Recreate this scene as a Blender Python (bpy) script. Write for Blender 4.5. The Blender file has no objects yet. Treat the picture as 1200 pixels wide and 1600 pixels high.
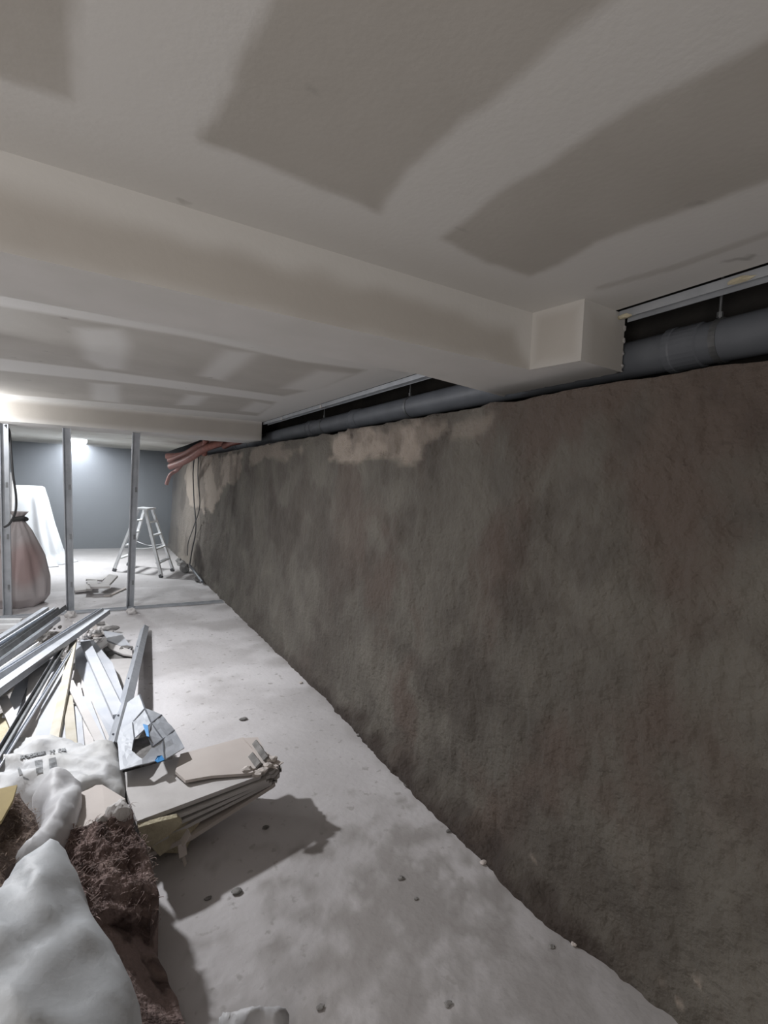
import bpy, bmesh, math, random
import numpy as np
from mathutils import Vector, Matrix, noise
from mathutils.geometry import delaunay_2d_cdt
random.seed(4)
SC = bpy.context.scene
COL = SC.collection

# ------------------------------------------------------------------ camera
YAW, PITCH, ROLL, FPX, CAMZ = 0.531080566, -0.047223493, -0.0443762345, 775.13, 1.70
_cy, _sy, _cp, _sp = math.cos(YAW), math.sin(YAW), math.cos(PITCH), math.sin(PITCH)
FW = Vector((_sy*_cp, _cy*_cp, _sp))
_r = Vector((_cy, -_sy, 0)); _d = FW.cross(_r)
RT = math.cos(ROLL)*_r + math.sin(ROLL)*_d
DN = -math.sin(ROLL)*_r + math.cos(ROLL)*_d
cam_data = bpy.data.cameras.new('camera'); cam = bpy.data.objects.new('camera', cam_data)
COL.objects.link(cam)
cam.matrix_world = Matrix(((RT.x, -DN.x, -FW.x, 0), (RT.y, -DN.y, -FW.y, 0), (RT.z, -DN.z, -FW.z, CAMZ), (0, 0, 0, 1)))
cam_data.sensor_width = 36; cam_data.lens = FPX/1600*36; cam_data.clip_start = 0.02
SC.camera = cam

# ------------------------------------------------------------------ world, exposure, lights
SC.view_settings.view_transform = 'Standard'; SC.view_settings.look = 'None'
SC.view_settings.gamma = 1; SC.view_settings.use_curve_mapping = False
SC.view_settings.exposure = 0.0
W = bpy.data.worlds.new('world'); SC.world = W; W.use_nodes = True
W.node_tree.nodes['Background'].inputs[0].default_value = (0.6, 0.62, 0.7, 1)
W.node_tree.nodes['Background'].inputs[1].default_value = 0.05

def lamp(name, kind, loc, power, color=(1, 1, 1), size=0.1, size_y=None, target=None, spread=None):
    d = bpy.data.lights.new(name, kind); d.energy = power; d.color = color
    if kind == 'AREA':
        d.size = size
        if size_y: d.shape = 'RECTANGLE'; d.size_y = size_y
        if spread: d.spread = spread
    else: d.shadow_soft_size = size
    o = bpy.data.objects.new(name, d); COL.objects.link(o); o.location = loc
    if target is not None:
        o.rotation_euler = (Vector(target)-Vector(loc)).to_track_quat('-Z', 'Y').to_euler()
    return o
lamp('bay_work_lamp', 'AREA', (-0.85, 4.2, 2.3), 98, (0.96, 0.97, 1.0), 0.12, target=(-0.7, 3.6, 0))
lamp('bulkhead_lamp', 'POINT', (-1.2, 6.4, 2.12), 34, (0.97, 0.98, 1.0), 0.06)
lamp('far_bay_lamp', 'AREA', (-0.27, 10.75, 2.27), 128, (0.9, 0.95, 1.0), 0.28, 0.2, target=(-0.27, 10.75, 0))
lamp('rear_fill_light', 'AREA', (-2.2, -1.2, 1.0), 58, (1.0, 0.95, 0.91), 1.0, 0.8, target=(-0.6, 0.6, 2.48))  # unseen fill light added behind the camera, aimed up for soft ambient

# ------------------------------------------------------------------ pixel of the photograph -> point of the room
def ray(px, py): return RT*(px-600) + DN*(py-800) + FW*FPX
def P(px, py, z=None, Y=None, X=None):
    r = ray(px, py)
    if z is not None: t = (z-CAMZ)/r.z
    elif Y is not None: t = Y/r.y
    else: t = X/r.x
    return Vector((0, 0, CAMZ)) + r*t

# ------------------------------------------------------------------ materials
def mat(name, c1, c2=None, rough=0.8, metal=0.0, scale=6.0, detail=6, bump=0.0, bscale=None, attr=None,
        attr_col=None, spots=None, spot_scale=9, spot_thr=0.68, alpha=None, transl=0.0, dist=0.0, stretch=None):
    """noise blend of c1 and c2, optional vertex attribute blend to attr_col, optional dark spots, optional bump"""
    m = bpy.data.materials.new(name); m.use_nodes = True
    nt = m.node_tree; N = nt.nodes; L = nt.links; b = N['Principled BSDF']
    b.inputs['Roughness'].default_value = rough; b.inputs['Metallic'].default_value = metal
    tc = N.new('ShaderNodeTexCoord'); vec = tc.outputs['Object']
    if stretch:
        mp = N.new('ShaderNodeMapping'); mp.inputs['Scale'].default_value = stretch
        L.new(vec, mp.inputs[0]); vec = mp.outputs[0]
    n = N.new('ShaderNodeTexNoise'); n.inputs['Scale'].default_value = scale; n.inputs['Detail'].default_value = detail
    n.inputs['Distortion'].default_value = dist
    L.new(vec, n.inputs['Vector'])
    mr = N.new('ShaderNodeMapRange'); mr.inputs[1].default_value = 0.32; mr.inputs[2].default_value = 0.68
    L.new(n.outputs['Fac'], mr.inputs[0])
    mx = N.new('ShaderNodeMix'); mx.data_type = 'RGBA'
    mx.inputs[6].default_value = (*c1, 1); mx.inputs[7].default_value = (*(c2 or c1), 1)
    L.new(mr.outputs[0], mx.inputs[0]); out = mx.outputs[2]
    if attr:
        cols = attr_col if isinstance(attr_col, list) else [attr_col]
        names = attr if isinstance(attr, list) else [attr]
        for an, ac in zip(names, cols):
            at = N.new('ShaderNodeAttribute'); at.attribute_name = an
            m2 = N.new('ShaderNodeMix'); m2.data_type = 'RGBA'; m2.inputs[7].default_value = (*ac, 1)
            L.new(at.outputs['Fac'], m2.inputs[0]); L.new(out, m2.inputs[6]); out = m2.outputs[2]
    if spots:
        n2 = N.new('ShaderNodeTexNoise'); n2.inputs['Scale'].default_value = spot_scale; n2.inputs['Detail'].default_value = 3
        L.new(tc.outputs['Object'], n2.inputs['Vector'])
        r2 = N.new('ShaderNodeMapRange'); r2.inputs[1].default_value = spot_thr; r2.inputs[2].default_value = spot_thr+0.07
        r2.inputs[4].default_value = 0.75
        L.new(n2.outputs['Fac'], r2.inputs[0])
        m3 = N.new('ShaderNodeMix'); m3.data_type = 'RGBA'; m3.inputs[7].default_value = (*spots, 1)
        L.new(r2.outputs[0], m3.inputs[0]); L.new(out, m3.inputs[6]); out = m3.outputs[2]
    L.new(out, b.inputs['Base Color'])
    if bump:
        n4 = N.new('ShaderNodeTexNoise'); n4.inputs['Scale'].default_value = bscale or scale*4; n4.inputs['Detail'].default_value = 5
        L.new(vec, n4.inputs['Vector'])
        bp = N.new('ShaderNodeBump'); bp.inputs['Strength'].default_value = bump; bp.inputs['Distance'].default_value = 0.02
        L.new(n4.outputs['Fac'], bp.inputs['Height']); L.new(bp.outputs[0], b.inputs['Normal'])
    if alpha is not None: b.inputs['Alpha'].default_value = alpha
    if transl: b.inputs['Subsurface Weight'].default_value = transl; b.inputs['Subsurface Radius'].default_value = (.05, .05, .05)
    return m
PAPER = (0.43, 0.40, 0.365); FILL = (0.62, 0.605, 0.58)
M_CEIL = mat('plasterboard_ceiling', (0.40, 0.375, 0.34), (0.45, 0.425, 0.39), 0.9, scale=2.5, attr='filler', attr_col=FILL, spots=(0.24, 0.22, 0.2), spot_scale=5.5, spot_thr=0.7, bump=0.04, bscale=60)
M_BEAM = mat('plasterboard_bulkhead', (0.42, 0.39, 0.355), (0.46, 0.43, 0.39), 0.9, scale=3, attr='filler', attr_col=FILL, bump=0.05, bscale=50)
M_CEIL3 = mat('stained_ceiling', (0.74, 0.74, 0.71), (0.52, 0.51, 0.47), 0.9, scale=1.3, bump=0.05)
M_WALL = mat('rough_render', (0.14, 0.127, 0.108), (0.083, 0.073, 0.062), 0.95, scale=2.6, detail=12, dist=0.6, attr=['red', 'pale', 'earth'],
             attr_col=[(0.098, 0.073, 0.06), (0.33, 0.28, 0.235), (0.045, 0.034, 0.028)], bump=1.0, bscale=38)
M_BACK = mat('dark_concrete', (0.15, 0.16, 0.17), (0.115, 0.125, 0.135), 0.9, scale=0.8, bump=0.1, bscale=30)  # dark blue-grey concrete tone of the back wall
M_FLOOR = mat('dusty_concrete', (0.60, 0.58, 0.585), (0.47, 0.45, 0.45), 0.85, scale=1.5, detail=10, attr=['smudge_shade', 'dust'], attr_col=[(0.34, 0.32, 0.31), (0.72, 0.70, 0.71)],
              spots=(0.36, 0.34, 0.33), spot_scale=17, spot_thr=0.63, bump=0.2, bscale=25)
M_DARK = mat('void_concrete', (0.03, 0.028, 0.027), (0.05, 0.045, 0.04), 0.95, scale=4, bump=0.4)
M_SHELL = mat('plain_wall', (0.42, 0.40, 0.38), (0.36, 0.34, 0.32), 0.9, scale=1)
M_PVC = mat('grey_pvc', (0.165, 0.178, 0.20), (0.13, 0.14, 0.16), 0.5, scale=5, bump=0.03)
M_GALV = mat('galvanised_steel', (0.62, 0.65, 0.70), (0.50, 0.53, 0.58), 0.42, metal=0.5, scale=14, stretch=(1, 1, 1))
M_STUD = mat('dusty_galvanised', (0.50, 0.52, 0.55), (0.40, 0.42, 0.45), 0.5, metal=0.35, scale=10)
M_DGALV = mat('dark_steel', (0.16, 0.165, 0.17), (0.25, 0.26, 0.27), 0.5, metal=0.6, scale=12)
M_ALU = mat('aluminium', (0.82, 0.83, 0.84), (0.72, 0.73, 0.74), 0.4, metal=0.25, scale=12)
M_RUB = mat('rubber', (0.05, 0.05, 0.05), None, 0.8)
M_CABLE = mat('black_cable', (0.035, 0.035, 0.037), None, 0.5)
M_RED = mat('red_conduit', (0.33, 0.135, 0.105), (0.22, 0.09, 0.075), 0.5, scale=20)
M_GYP = mat('gypsum_white', (0.62, 0.60, 0.59), (0.54, 0.52, 0.51), 0.9, scale=8, spots=(0.45, 0.42, 0.4), spot_scale=16, spot_thr=0.74, bump=0.08)
M_GYPB = mat('gypsum_bluish', (0.50, 0.525, 0.57), (0.57, 0.585, 0.62), 0.9, scale=8, bump=0.08, spots=(0.4, 0.42, 0.5), spot_scale=16, spot_thr=0.76)
M_PINK = mat('board_paper_beige', (0.56, 0.505, 0.475), (0.62, 0.57, 0.535), 0.9, scale=4, bump=0.04)
M_CREAM = mat('board_core_cream', (0.62, 0.57, 0.42), (0.5, 0.44, 0.31), 0.95, scale=22, bump=0.4)
M_WOOD = mat('timber_strip', (0.50, 0.46, 0.37), (0.58, 0.55, 0.48), 0.8, scale=12)
M_GREY = mat('grey_scrap', (0.13, 0.125, 0.12), (0.3, 0.29, 0.28), 0.9, scale=18, bump=0.3)
M_SACK = mat('white_woven_sack', (0.66, 0.69, 0.72), (0.60, 0.63, 0.66), 0.55, scale=3, bump=0.06, bscale=90, transl=0.1)
M_BAG = mat('thin_white_plastic', (0.60, 0.60, 0.61), (0.5, 0.5, 0.52), 0.55, scale=5, transl=0.15, bump=0.15, bscale=14)
M_PBAG = mat('printed_plastic', (0.52, 0.52, 0.51), (0.58, 0.59, 0.61), 0.6, scale=6, bump=0.25, bscale=12)
M_SHEET = mat('dust_sheet', (0.72, 0.74, 0.77), (0.66, 0.68, 0.70), 0.5, scale=3, transl=0.2)
M_WOOL = mat('brown_mineral_wool', (0.25, 0.18, 0.16), (0.06, 0.038, 0.035), 1.0, scale=9, detail=12, dist=1.5, bump=1.0, bscale=70, spots=(0.36, 0.27, 0.25), spot_scale=8, spot_thr=0.49)
M_WOOL2 = mat('tan_mineral_wool', (0.24, 0.18, 0.15), (0.13, 0.095, 0.08), 1.0, scale=8, detail=12, dist=1.5, bump=0.9, bscale=60, stretch=(1, 2.4, 1))
M_KRAFT = mat('yellow_facing', (0.45, 0.36, 0.17), (0.38, 0.30, 0.15), 0.85, scale=8)
M_FOIL = mat('silver_facing', (0.46, 0.49, 0.54), (0.58, 0.61, 0.66), 0.5, metal=0.0, scale=5, bump=0.05)
M_BLUE = mat('blue_print', (0.03, 0.25, 0.60), None, 0.5)
M_LINE = mat('dark_seam', (0.12, 0.13, 0.15), None, 0.7)
M_INK = mat('grey_ink', (0.26, 0.27, 0.28), None, 0.7)
M_RUBBLE = mat('mixed_rubble', (0.16, 0.15, 0.145), (0.42, 0.40, 0.38), 0.95, scale=14, bump=0.5)
M_DBAG = mat('dusty_red_white_bag', (0.42, 0.37, 0.37), (0.50, 0.46, 0.46), 0.6, scale=2.5, attr='red', attr_col=(0.42, 0.31, 0.30), bump=0.3, bscale=9)
def emis(name, col, s):
    m = bpy.data.materials.new(name); m.use_nodes = True; b = m.node_tree.nodes['Principled BSDF']
    b.inputs['Emission Color'].default_value = (*col, 1); b.inputs['Emission Strength'].default_value = s
    return m
M_LED = emis('lit_led', (0.85, 0.93, 1.0), 12)

# ------------------------------------------------------------------ object helpers
def tag(o, label=None, cat=None, group=None, kind=None):
    if label: o['label'] = label
    if cat: o['category'] = cat
    if group: o['group'] = group
    if kind: o['kind'] = kind
    return o
def link(name, me, m, parent=None, smooth=False):
    o = bpy.data.objects.new(name, me)
    for mm in (m if isinstance(m, (list, tuple)) else [m]): me.materials.append(mm)
    COL.objects.link(o)
    if parent is not None: o.parent = parent
    if smooth:
        for p in me.polygons: p.use_smooth = True
    return o
def obj(name, bm, m, parent=None, smooth=False):
    bmesh.ops.recalc_face_normals(bm, faces=bm.faces)
    me = bpy.data.meshes.new(name); bm.to_mesh(me); bm.free()
    return link(name, me, m, parent, smooth)
def empty(name, loc=(0, 0, 0)):
    o = bpy.data.objects.new(name, None); COL.objects.link(o); o.location = loc; o.empty_display_size = 0.05
    return o
def thing(name, label, cat, group=None): return tag(empty(name), label, cat, group)
def prism(bm, bot, top):
    """closed solid between two equal-length loops"""
    a = [bm.verts.new(v) for v in bot]; b = [bm.verts.new(v) for v in top]; n = len(a)
    bm.faces.new(a[::-1]); bm.faces.new(b)
    for i in range(n): bm.faces.new((a[i], a[(i+1) % n], b[(i+1) % n], b[i]))
def box(bm, x0, x1, y0, y1, z0, z1):
    q = [(x0, y0), (x1, y0), (x1, y1), (x0, y1)]
    prism(bm, [Vector((*p, z0)) for p in q], [Vector((*p, z1)) for p in q])
def slab(bm, pts, th):
    """plate whose upper face is the given polygon, thickness th along its normal"""
    n = Vector((0, 0, 0))
    for i in range(len(pts)): n += Vector(pts[i]).cross(Vector(pts[(i+1) % len(pts)]))
    n.normalize()
    if n.z < 0: n = -n
    prism(bm, [Vector(p)-n*th for p in pts], [Vector(p) for p in pts])
def frame(a, b, up=Vector((0, 0, 1))):
    d = (b-a).normalized()
    s = d.cross(up)
    if s.length < 1e-3: s = d.cross(Vector((0, 1, 0)))
    s.normalize(); return d, s, s.cross(d).normalized()
def extr(bm, a, b, sec, up=Vector((0, 0, 1))):
    """extrude 2-D section (side, up) from a to b"""
    a = Vector(a); b = Vector(b); d, s, u = frame(a, b, up)
    prism(bm, [a+s*x+u*y for x, y in sec], [b+s*x+u*y for x, y in sec])
def bar(bm, a, b, w, h, up=Vector((0, 0, 1))):
    extr(bm, a, b, [(-w/2, -h/2), (w/2, -h/2), (w/2, h/2), (-w/2, h/2)], up)
def usec(w, h, t=0.0025, lip=0.0):
    s = [(-w/2, -h/2), (w/2, -h/2), (w/2, h/2)]
    if lip: s += [(w/2-lip, h/2), (w/2-lip, h/2-t)]
    else: s += [(w/2-t, h/2)]
    s += [(w/2-t, h/2-t if lip else h/2)] if lip else []
    s += [(w/2-t, -h/2+t), (-w/2+t, -h/2+t)]
    if lip: s += [(-w/2+t, h/2-t), (-w/2+lip, h/2-t), (-w/2+lip, h/2), (-w/2, h/2)]
    else: s += [(-w/2+t, h/2), (-w/2, h/2)]
    return s
def tube(bm, pts, r, n=12, closed_ends=True):
    pts = [Vector(p) for p in pts]; rings = []
    up = Vector((0, 0, 1)); prev = None
    for i, p in enumerate(pts):
        d = (pts[min(i+1, len(pts)-1)]-pts[max(i-1, 0)]).normalized()
        s = d.cross(up) if prev is None else prev - d*prev.dot(d)
        if s.length < 1e-3: s = d.cross(Vector((0, 1, 0)))
        s.normalize(); prev = s; u = s.cross(d)
        rr = r[i] if isinstance(r, (list, tuple)) else r
        rings.append([bm.verts.new(p+s*math.cos(k*2*math.pi/n)*rr+u*math.sin(k*2*math.pi/n)*rr) for k in range(n)])
    for A, B in zip(rings, rings[1:]):
        for k in range(n): bm.faces.new((A[k], A[(k+1) % n], B[(k+1) % n], B[k]))
    if closed_ends: bm.faces.new(rings[0][::-1]); bm.faces.new(rings[-1])
def catmull(pts, k=8):
    pts = [Vector(p) for p in pts]; q = [pts[0]]+pts+[pts[-1]]; out = []
    for i in range(1, len(q)-2):
        p0, p1, p2, p3 = q[i-1:i+3]
        for j in range(k):
            t = j/k
            out.append(0.5*((2*p1)+(p2-p0)*t+(2*p0-5*p1+4*p2-p3)*t*t+(3*p1-p0-3*p2+p3)*t**3))
    out.append(pts[-1]); return out
def pdist(x, y, poly):
    """signed distance to polygon (positive inside)"""
    ins = False; d = 1e9; n = len(poly)
    for i in range(n):
        x1, y1 = poly[i]; x2, y2 = poly[(i+1) % n]
        if (y1 > y) != (y2 > y) and x < (x2-x1)*(y-y1)/(y2-y1)+x1: ins = not ins
        dx, dy = x2-x1, y2-y1; L2 = dx*dx+dy*dy
        t = max(0, min(1, ((x-x1)*dx+(y-y1)*dy)/L2)) if L2 else 0
        d = min(d, math.hypot(x-x1-t*dx, y-y1-t*dy))
    return d if ins else -d
def sstep(a, b, x):
    t = max(0., min(1., (x-a)/(b-a))); return t*t*(3-2*t)
def setattr_mesh(me, name, vals):
    a = me.attributes.new(name, 'FLOAT', 'POINT'); a.data.foreach_set('value', vals)
def grid(name, f, nu, nv, m, parent=None, attrs=None, smooth=True, thick=None):
    """grid surface; f(u,v)->Vector, attrs {name: fn(Vector)->0..1}"""
    vs = [f(i/nu, j/nv) for j in range(nv+1) for i in range(nu+1)]
    fs = [(j*(nu+1)+i, j*(nu+1)+i+1, (j+1)*(nu+1)+i+1, (j+1)*(nu+1)+i) for j in range(nv) for i in range(nu)]
    if thick is not None:      # closed back along the vector thick
        n0 = len(vs); vs += [Vector(v)+thick for v in (vs[0], vs[nu], vs[(nu+1)*nv+nu], vs[(nu+1)*nv])]
        c = [0, nu, (nu+1)*nv+nu, (nu+1)*nv]; fs.append((n0+3, n0+2, n0+1, n0))
        fs.append(tuple(range(0, nu+1))+(n0+1, n0)); fs.append(tuple(range(nu, (nu+1)*(nv+1), nu+1))+(n0+2, n0+1))
        fs.append(tuple(range((nu+1)*nv, (nu+1)*(nv+1)))[::-1]+(n0+3, n0+2)); fs.append(tuple(range(0, (nu+1)*nv+1, nu+1))[::-1]+(n0, n0+3))
    me = bpy.data.meshes.new(name); me.from_pydata([tuple(v) for v in vs], [], fs); me.update()
    for k, fn in (attrs or {}).items(): setattr_mesh(me, k, [fn(Vector(v)) for v in vs])
    o = link(name, me, m, parent)
    if smooth:
        nq = nu*nv
        for p in me.polygons[:nq]: p.use_smooth = True
    return o
def mound(name, outline, m, z0=0.0, bulge=0.1, R=0.25, step=0.03, amp=0.0, nsc=6.0, fold=None, parent=None,
          shrink=0.0, smooth=True, aniso=(1, 1, 1), seed=0, rag=0.0):
    """soft heap: outline = [(px,py,z)...] its upper rim in the photograph, filled, bulged, folded, closed to z0"""
    rim = [P(a, b, z=c) for a, b, c in outline]; R3 = []
    n = len(rim)
    for i in range(n):
        a, b = rim[i], rim[(i+1) % n]; k = max(1, int((b-a).length/step))
        for j in range(k):
            p = a.lerp(b, j/k)
            if rag: p = p + Vector((noise.noise(p*14+Vector((seed, 0, 0))), noise.noise(p*14+Vector((0, seed, 5))), 0))*rag
            R3.append(p)
    poly = [(p.x, p.y) for p in R3]
    xs = [p[0] for p in poly]; ys = [p[1] for p in poly]
    pts = [Vector(p) for p in poly]; nb = len(pts)
    inner = []
    x = min(xs)
    while x < max(xs):
        y = min(ys)
        while y < max(ys):
            qx = x+random.uniform(-.25, .25)*step; qy = y+random.uniform(-.25, .25)*step
            d = pdist(qx, qy, poly)
            if d > step*0.5: inner.append((qx, qy, d))
            y += step
        x += step
    pts += [Vector((a, b)) for a, b, _ in inner]
    vo, eo, fo, ov, oe, of = delaunay_2d_cdt(pts, [], [list(range(nb))], 1, 1e-6)
    Rx = np.array([(p.x, p.y, p.z) for p in R3])
    V = []
    for v, src in zip(vo, ov):
        d2 = (Rx[:, 0]-v.x)**2+(Rx[:, 1]-v.y)**2; w = 1/(d2+1e-5)**1.3
        z = float((w*Rx[:, 2]).sum()/w.sum()); d = math.sqrt(float(d2.min()))
        t = min(d/R, 1); z += bulge*math.sqrt(max(0, 1-(1-t)**2))
        q = Vector((v.x*aniso[0], v.y*aniso[1], seed*3.1))
        if amp: z += amp*(noise.fractal(q*nsc, 0.9, 2.1, 5))*min(1, d/0.04)
        if fold: z += fold(v.x, v.y)*min(1, d/0.06)
        V.append((v.x, v.y, max(z, z0+0.005)))
    F = [tuple(f) for f in fo]
    # boundary loop for the skirt
    cnt = {}
    for f in F:
        for i in range(len(f)):
            e = (f[i], f[(i+1) % len(f)]); cnt[e] = 1
    bnd = [e for e in cnt if (e[1], e[0]) not in cnt]
    cx, cyy = sum(xs)/len(xs), sum(ys)/len(ys); low = {}
    mid = {}
    for a, b in bnd:
        for k in (a, b):
            if k not in low:
                x, y, z = V[k]; s = shrink
                mid[k] = len(V); V.append((x+(x-cx)*s*0.35, y+(y-cyy)*s*0.35, z0+(z-z0)*0.5))
                low[k] = len(V); V.append((x-(x-cx)*s*0.5, y-(y-cyy)*s*0.5, z0))
    for a, b in bnd:
        F.append((b, a, mid[a], mid[b])); F.append((mid[b], mid[a], low[a], low[b]))
    me = bpy.data.meshes.new(name); me.from_pydata(V, [], F); me.update()
    return link(name, me, m, parent, smooth)

# ================================================================== STRUCTURE
ZC, ZB, Z3 = 2.48, 2.24, 2.37            # ceiling, bulkhead underside, far bay ceiling
XL, YB, YF = -6.0, -3.0, 13.35           # hidden left wall, hidden rear wall, back wall
XTOP = 2.42
def polyz(pts, z): return [(lambda v: (v.x, v.y))(P(a, b, z=z)) for a, b in pts]

# floor
def smudge_shade(v):  # dirt smudges, plus light falloff on the near floor painted in as darkening
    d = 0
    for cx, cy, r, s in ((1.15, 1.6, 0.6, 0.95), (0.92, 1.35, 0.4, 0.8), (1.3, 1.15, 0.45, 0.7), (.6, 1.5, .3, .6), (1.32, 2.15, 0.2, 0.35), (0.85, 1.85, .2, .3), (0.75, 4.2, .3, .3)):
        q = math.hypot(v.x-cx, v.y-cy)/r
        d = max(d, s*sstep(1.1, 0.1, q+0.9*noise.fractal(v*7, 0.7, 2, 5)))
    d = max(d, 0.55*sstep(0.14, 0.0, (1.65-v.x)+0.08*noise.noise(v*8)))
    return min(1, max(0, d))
def dusty(v): return min(1, max(0, 0.9*sstep(2.6, 4.5, v.y+0.5*noise.noise(v*2))*sstep(-.25, .35, noise.fractal(v*1.3, 0.9, 2, 4))))
def floor_f(u, v):
    x = -1.6+u*3.35; y = 0.3+v**1.6*8.2
    return Vector((x, y, 0.004*noise.noise(Vector((x*2, y*2, 0)))*min(1, 20*min(u, 1-u, v, 1-v))))
fl = grid('floor', floor_f, 150, 240, M_FLOOR, attrs={'smudge_shade': smudge_shade, 'dust': dusty}); tag(fl, kind='structure')
bm = bmesh.new()
for x0, x1, y0, y1 in ((XL, -1.6, YB, YF), (-1.6, 1.75, YB, 0.3), (-1.6, 1.75, 8.5, YF)): box(bm, x0, x1, y0, y1, -0.1, 0)
box(bm, -1.6, 1.75, 0.3, 8.5, -0.2, -0.08)
tag(obj('floor_slab', bm, M_FLOOR), kind='structure')

# right wall: battered rough render with real relief, ledge on top, void behind
pale_polys = [[(510, 672), (560, 672), (690, 648), (694, 668), (640, 716), (600, 712), (540, 718), (512, 712)],
              [(300, 712), (380, 706), (374, 752), (352, 758), (335, 800), (300, 792), (288, 745)],
              [(384, 700), (470, 692), (470, 712), (390, 722)], [(700, 655), (760, 655), (730, 690), (700, 690)]]
def wx(z): return 1.64+0.045*z
pale_w = [[(lambda q: (q.y, q.z))(P(a, b, X=1.72)) for a, b in pp] for pp in pale_polys]
def pale(v):
    d = 0
    for i, pp in enumerate(pale_w):
        s = 0.08 if i != 3 else 0.1
        k = (0.9, 1.0, 0.5, 0.35)[i]
        d = max(d, k*sstep(-s*.5, s*.5, pdist(v.y, v.z, pp)+0.10*noise.fractal(Vector((v.y*2.2, v.z*5, 0)), 0.9, 2, 4)))
    # loose white dabs low on the near wall
    for (a, b) in ((1055, 1570), (1030, 1535), (1078, 1540), (823, 1388), (838, 1340)):
        q = P(a, b, X=1.66); d = max(d, 0.9*sstep(0.022, 0.008, math.hypot(v.y-q.y, (v.z-q.z)*1.6)+0.01*noise.noise(v*40)))
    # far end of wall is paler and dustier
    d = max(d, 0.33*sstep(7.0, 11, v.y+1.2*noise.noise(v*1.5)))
    return d
def earth(v):
    e = sstep(0.17, 0.03, v.z+0.07*noise.fractal(v*6, 0.9, 2, 4))*sstep(0.7, 1.2, v.y)*sstep(6.5, 2.8, v.y)
    e = max(e, 0.45*sstep(0.05, 0.45, noise.fractal(Vector((v.y*1.2, v.z*1.2, 4)), 0.8, 2.1, 6)))
    return min(1, e)
def wall_pt(y, z):
    a = noise.fractal(Vector((y*3.2, z*1.7, 0)), 0.75, 2.2, 7)*0.02
    a += noise.fractal(Vector((y*22, z*8, 3)), 0.6, 2.2, 4)*0.008
    for i, pp in enumerate(pale_w[:2]):
        d = pdist(y, z, pp)+0.05*noise.noise(Vector((y*5, z*5, 1)))
        a += (0.02, -0.012)[i]*sstep(-0.01, 0.02, d)+(noise.noise(Vector((y*26, z*9, 9)))*0.022*sstep(0, .03, d) if i == 0 else 0)
    a += 0.045*sstep(1.3, 0.7, y)
    a -= (0.02+0.05*sstep(.95, 1.3, y)*sstep(3.6, 2.4, y))*sstep(0.13, 0.06, z+0.05*noise.fractal(Vector((y*6, z*6, 8)), .8, 2, 4))*sstep(.7, 1.0, y)
    return Vector((wx(z)+a, y, z))
def wall_f(u, v):
    y = 0.0+u**1.7*13.4; z = -0.02+v*2.17
    if v > 0.995: z = 2.15+0.02*noise.noise(Vector((y*6, 0, 0)))
    return wall_pt(y, z)
wr = grid('wall_right', wall_f, 560, 110, M_WALL, attrs={'pale': pale, 'earth': earth, 'red': lambda v: 0.8*sstep(-.05, .5, noise.fractal(Vector((v.y*1.6, v.z*1.1, 7)), .8, 2.1, 6))*sstep(5, 2.5, v.y)}, thick=Vector((0.6, 0, 0)))
tag(wr, kind='structure')
bm = bmesh.new(); box(bm, 1.62, 2.4, YB, 0.02, -0.02, 2.15)
tag(obj('wall_right', bm, M_WALL), kind='structure')
bm = bmesh.new(); box(bm, XTOP, XTOP+0.2, YB, YF+0.2, 2.0, 2.95)
tag(obj('wall_void', bm, M_DARK), kind='structure')
bm = bmesh.new(); box(bm, XL, XTOP, YF, YF+0.2, -0.02, 2.95)
tag(obj('wall_back', bm, M_BACK), kind='structure')
bm = bmesh.new(); box(bm, XL-0.2, XL, YB, YF, -0.02, 2.95)
tag(obj('wall_left', bm, M_SHELL), kind='structure')
bm = bmesh.new(); box(bm, XL, XTOP, YB-0.2, YB, -0.02, 2.95)
tag(obj('wall_rear', bm, M_SHELL), kind='structure')
# structural slab that carries the boards
bm = bmesh.new(); box(bm, XL, XTOP+0.2, YB, YF+0.2, 2.78, 2.95)
ceiling = tag(obj('ceiling', bm, M_DARK), kind='structure')

# ceiling boards, bay one: joints of the boards lie under the filler bands
G1 = [polyz(p, ZC) for p in (
    [(-900, -300), (135, -300), (120, 0), (110, 152), (0, 122), (-900, -60)],
    [(560, -280), (1300, -300), (950, 0), (820, 110), (640, 262), (590, 330), (440, 268), (315, 218), (420, 0)],
    [(1560, -130), (1200, 60), (1000, 165), (800, 290), (685, 372), (760, 410), (828, 432), (870, 415), (930, 378), (1200, 282), (1560, 160)])]
LN1 = [polyz(p, ZC) for p in ([(930, 449), (1060, 412), (1200, 362), (1560, 235), (1560, 243), (1200, 368), (1065, 418), (935, 453)],)]
def fill1(v):
    d = max(pdist(v.x, v.y, p) for p in G1)+0.012*noise.fractal(Vector((v.x*6, v.y*6, 0)), 0.9, 2, 3)
    f = 1-sstep(-0.018, 0.018, d)
    l = max(pdist(v.x, v.y, p) for p in LN1)
    return min(f, 1-0.55*sstep(-0.012, 0.004, l))
G2 = [polyz(p, ZC) for p in (
    [(-700, 340), (0, 478), (292, 526), (467, 564), (572, 578), (505, 605), (443, 619), (175, 581), (0, 560), (-700, 470)],
    [(-700, 490), (0, 579), (233, 602), (432, 628), (402, 650), (204, 632), (0, 615), (-700, 560)])]
P2 = [polyz(p, ZC) for p in (
    [(115, 512), (192, 514), (205, 540), (195, 578), (160, 576), (130, 560)], [(350, 546), (403, 552), (350, 595), (309, 587)],
    [(496, 578), (560, 584), (496, 613), (437, 607)], [(140, 598), (187, 601), (190, 630), (143, 625)],
    [(292, 616), (327, 619), (309, 634), (274, 633)], [(397, 627), (432, 633), (408, 646), (373, 642)],
    [(-160, 500), (-60, 512), (-60, 560), (-150, 540)])]
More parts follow.
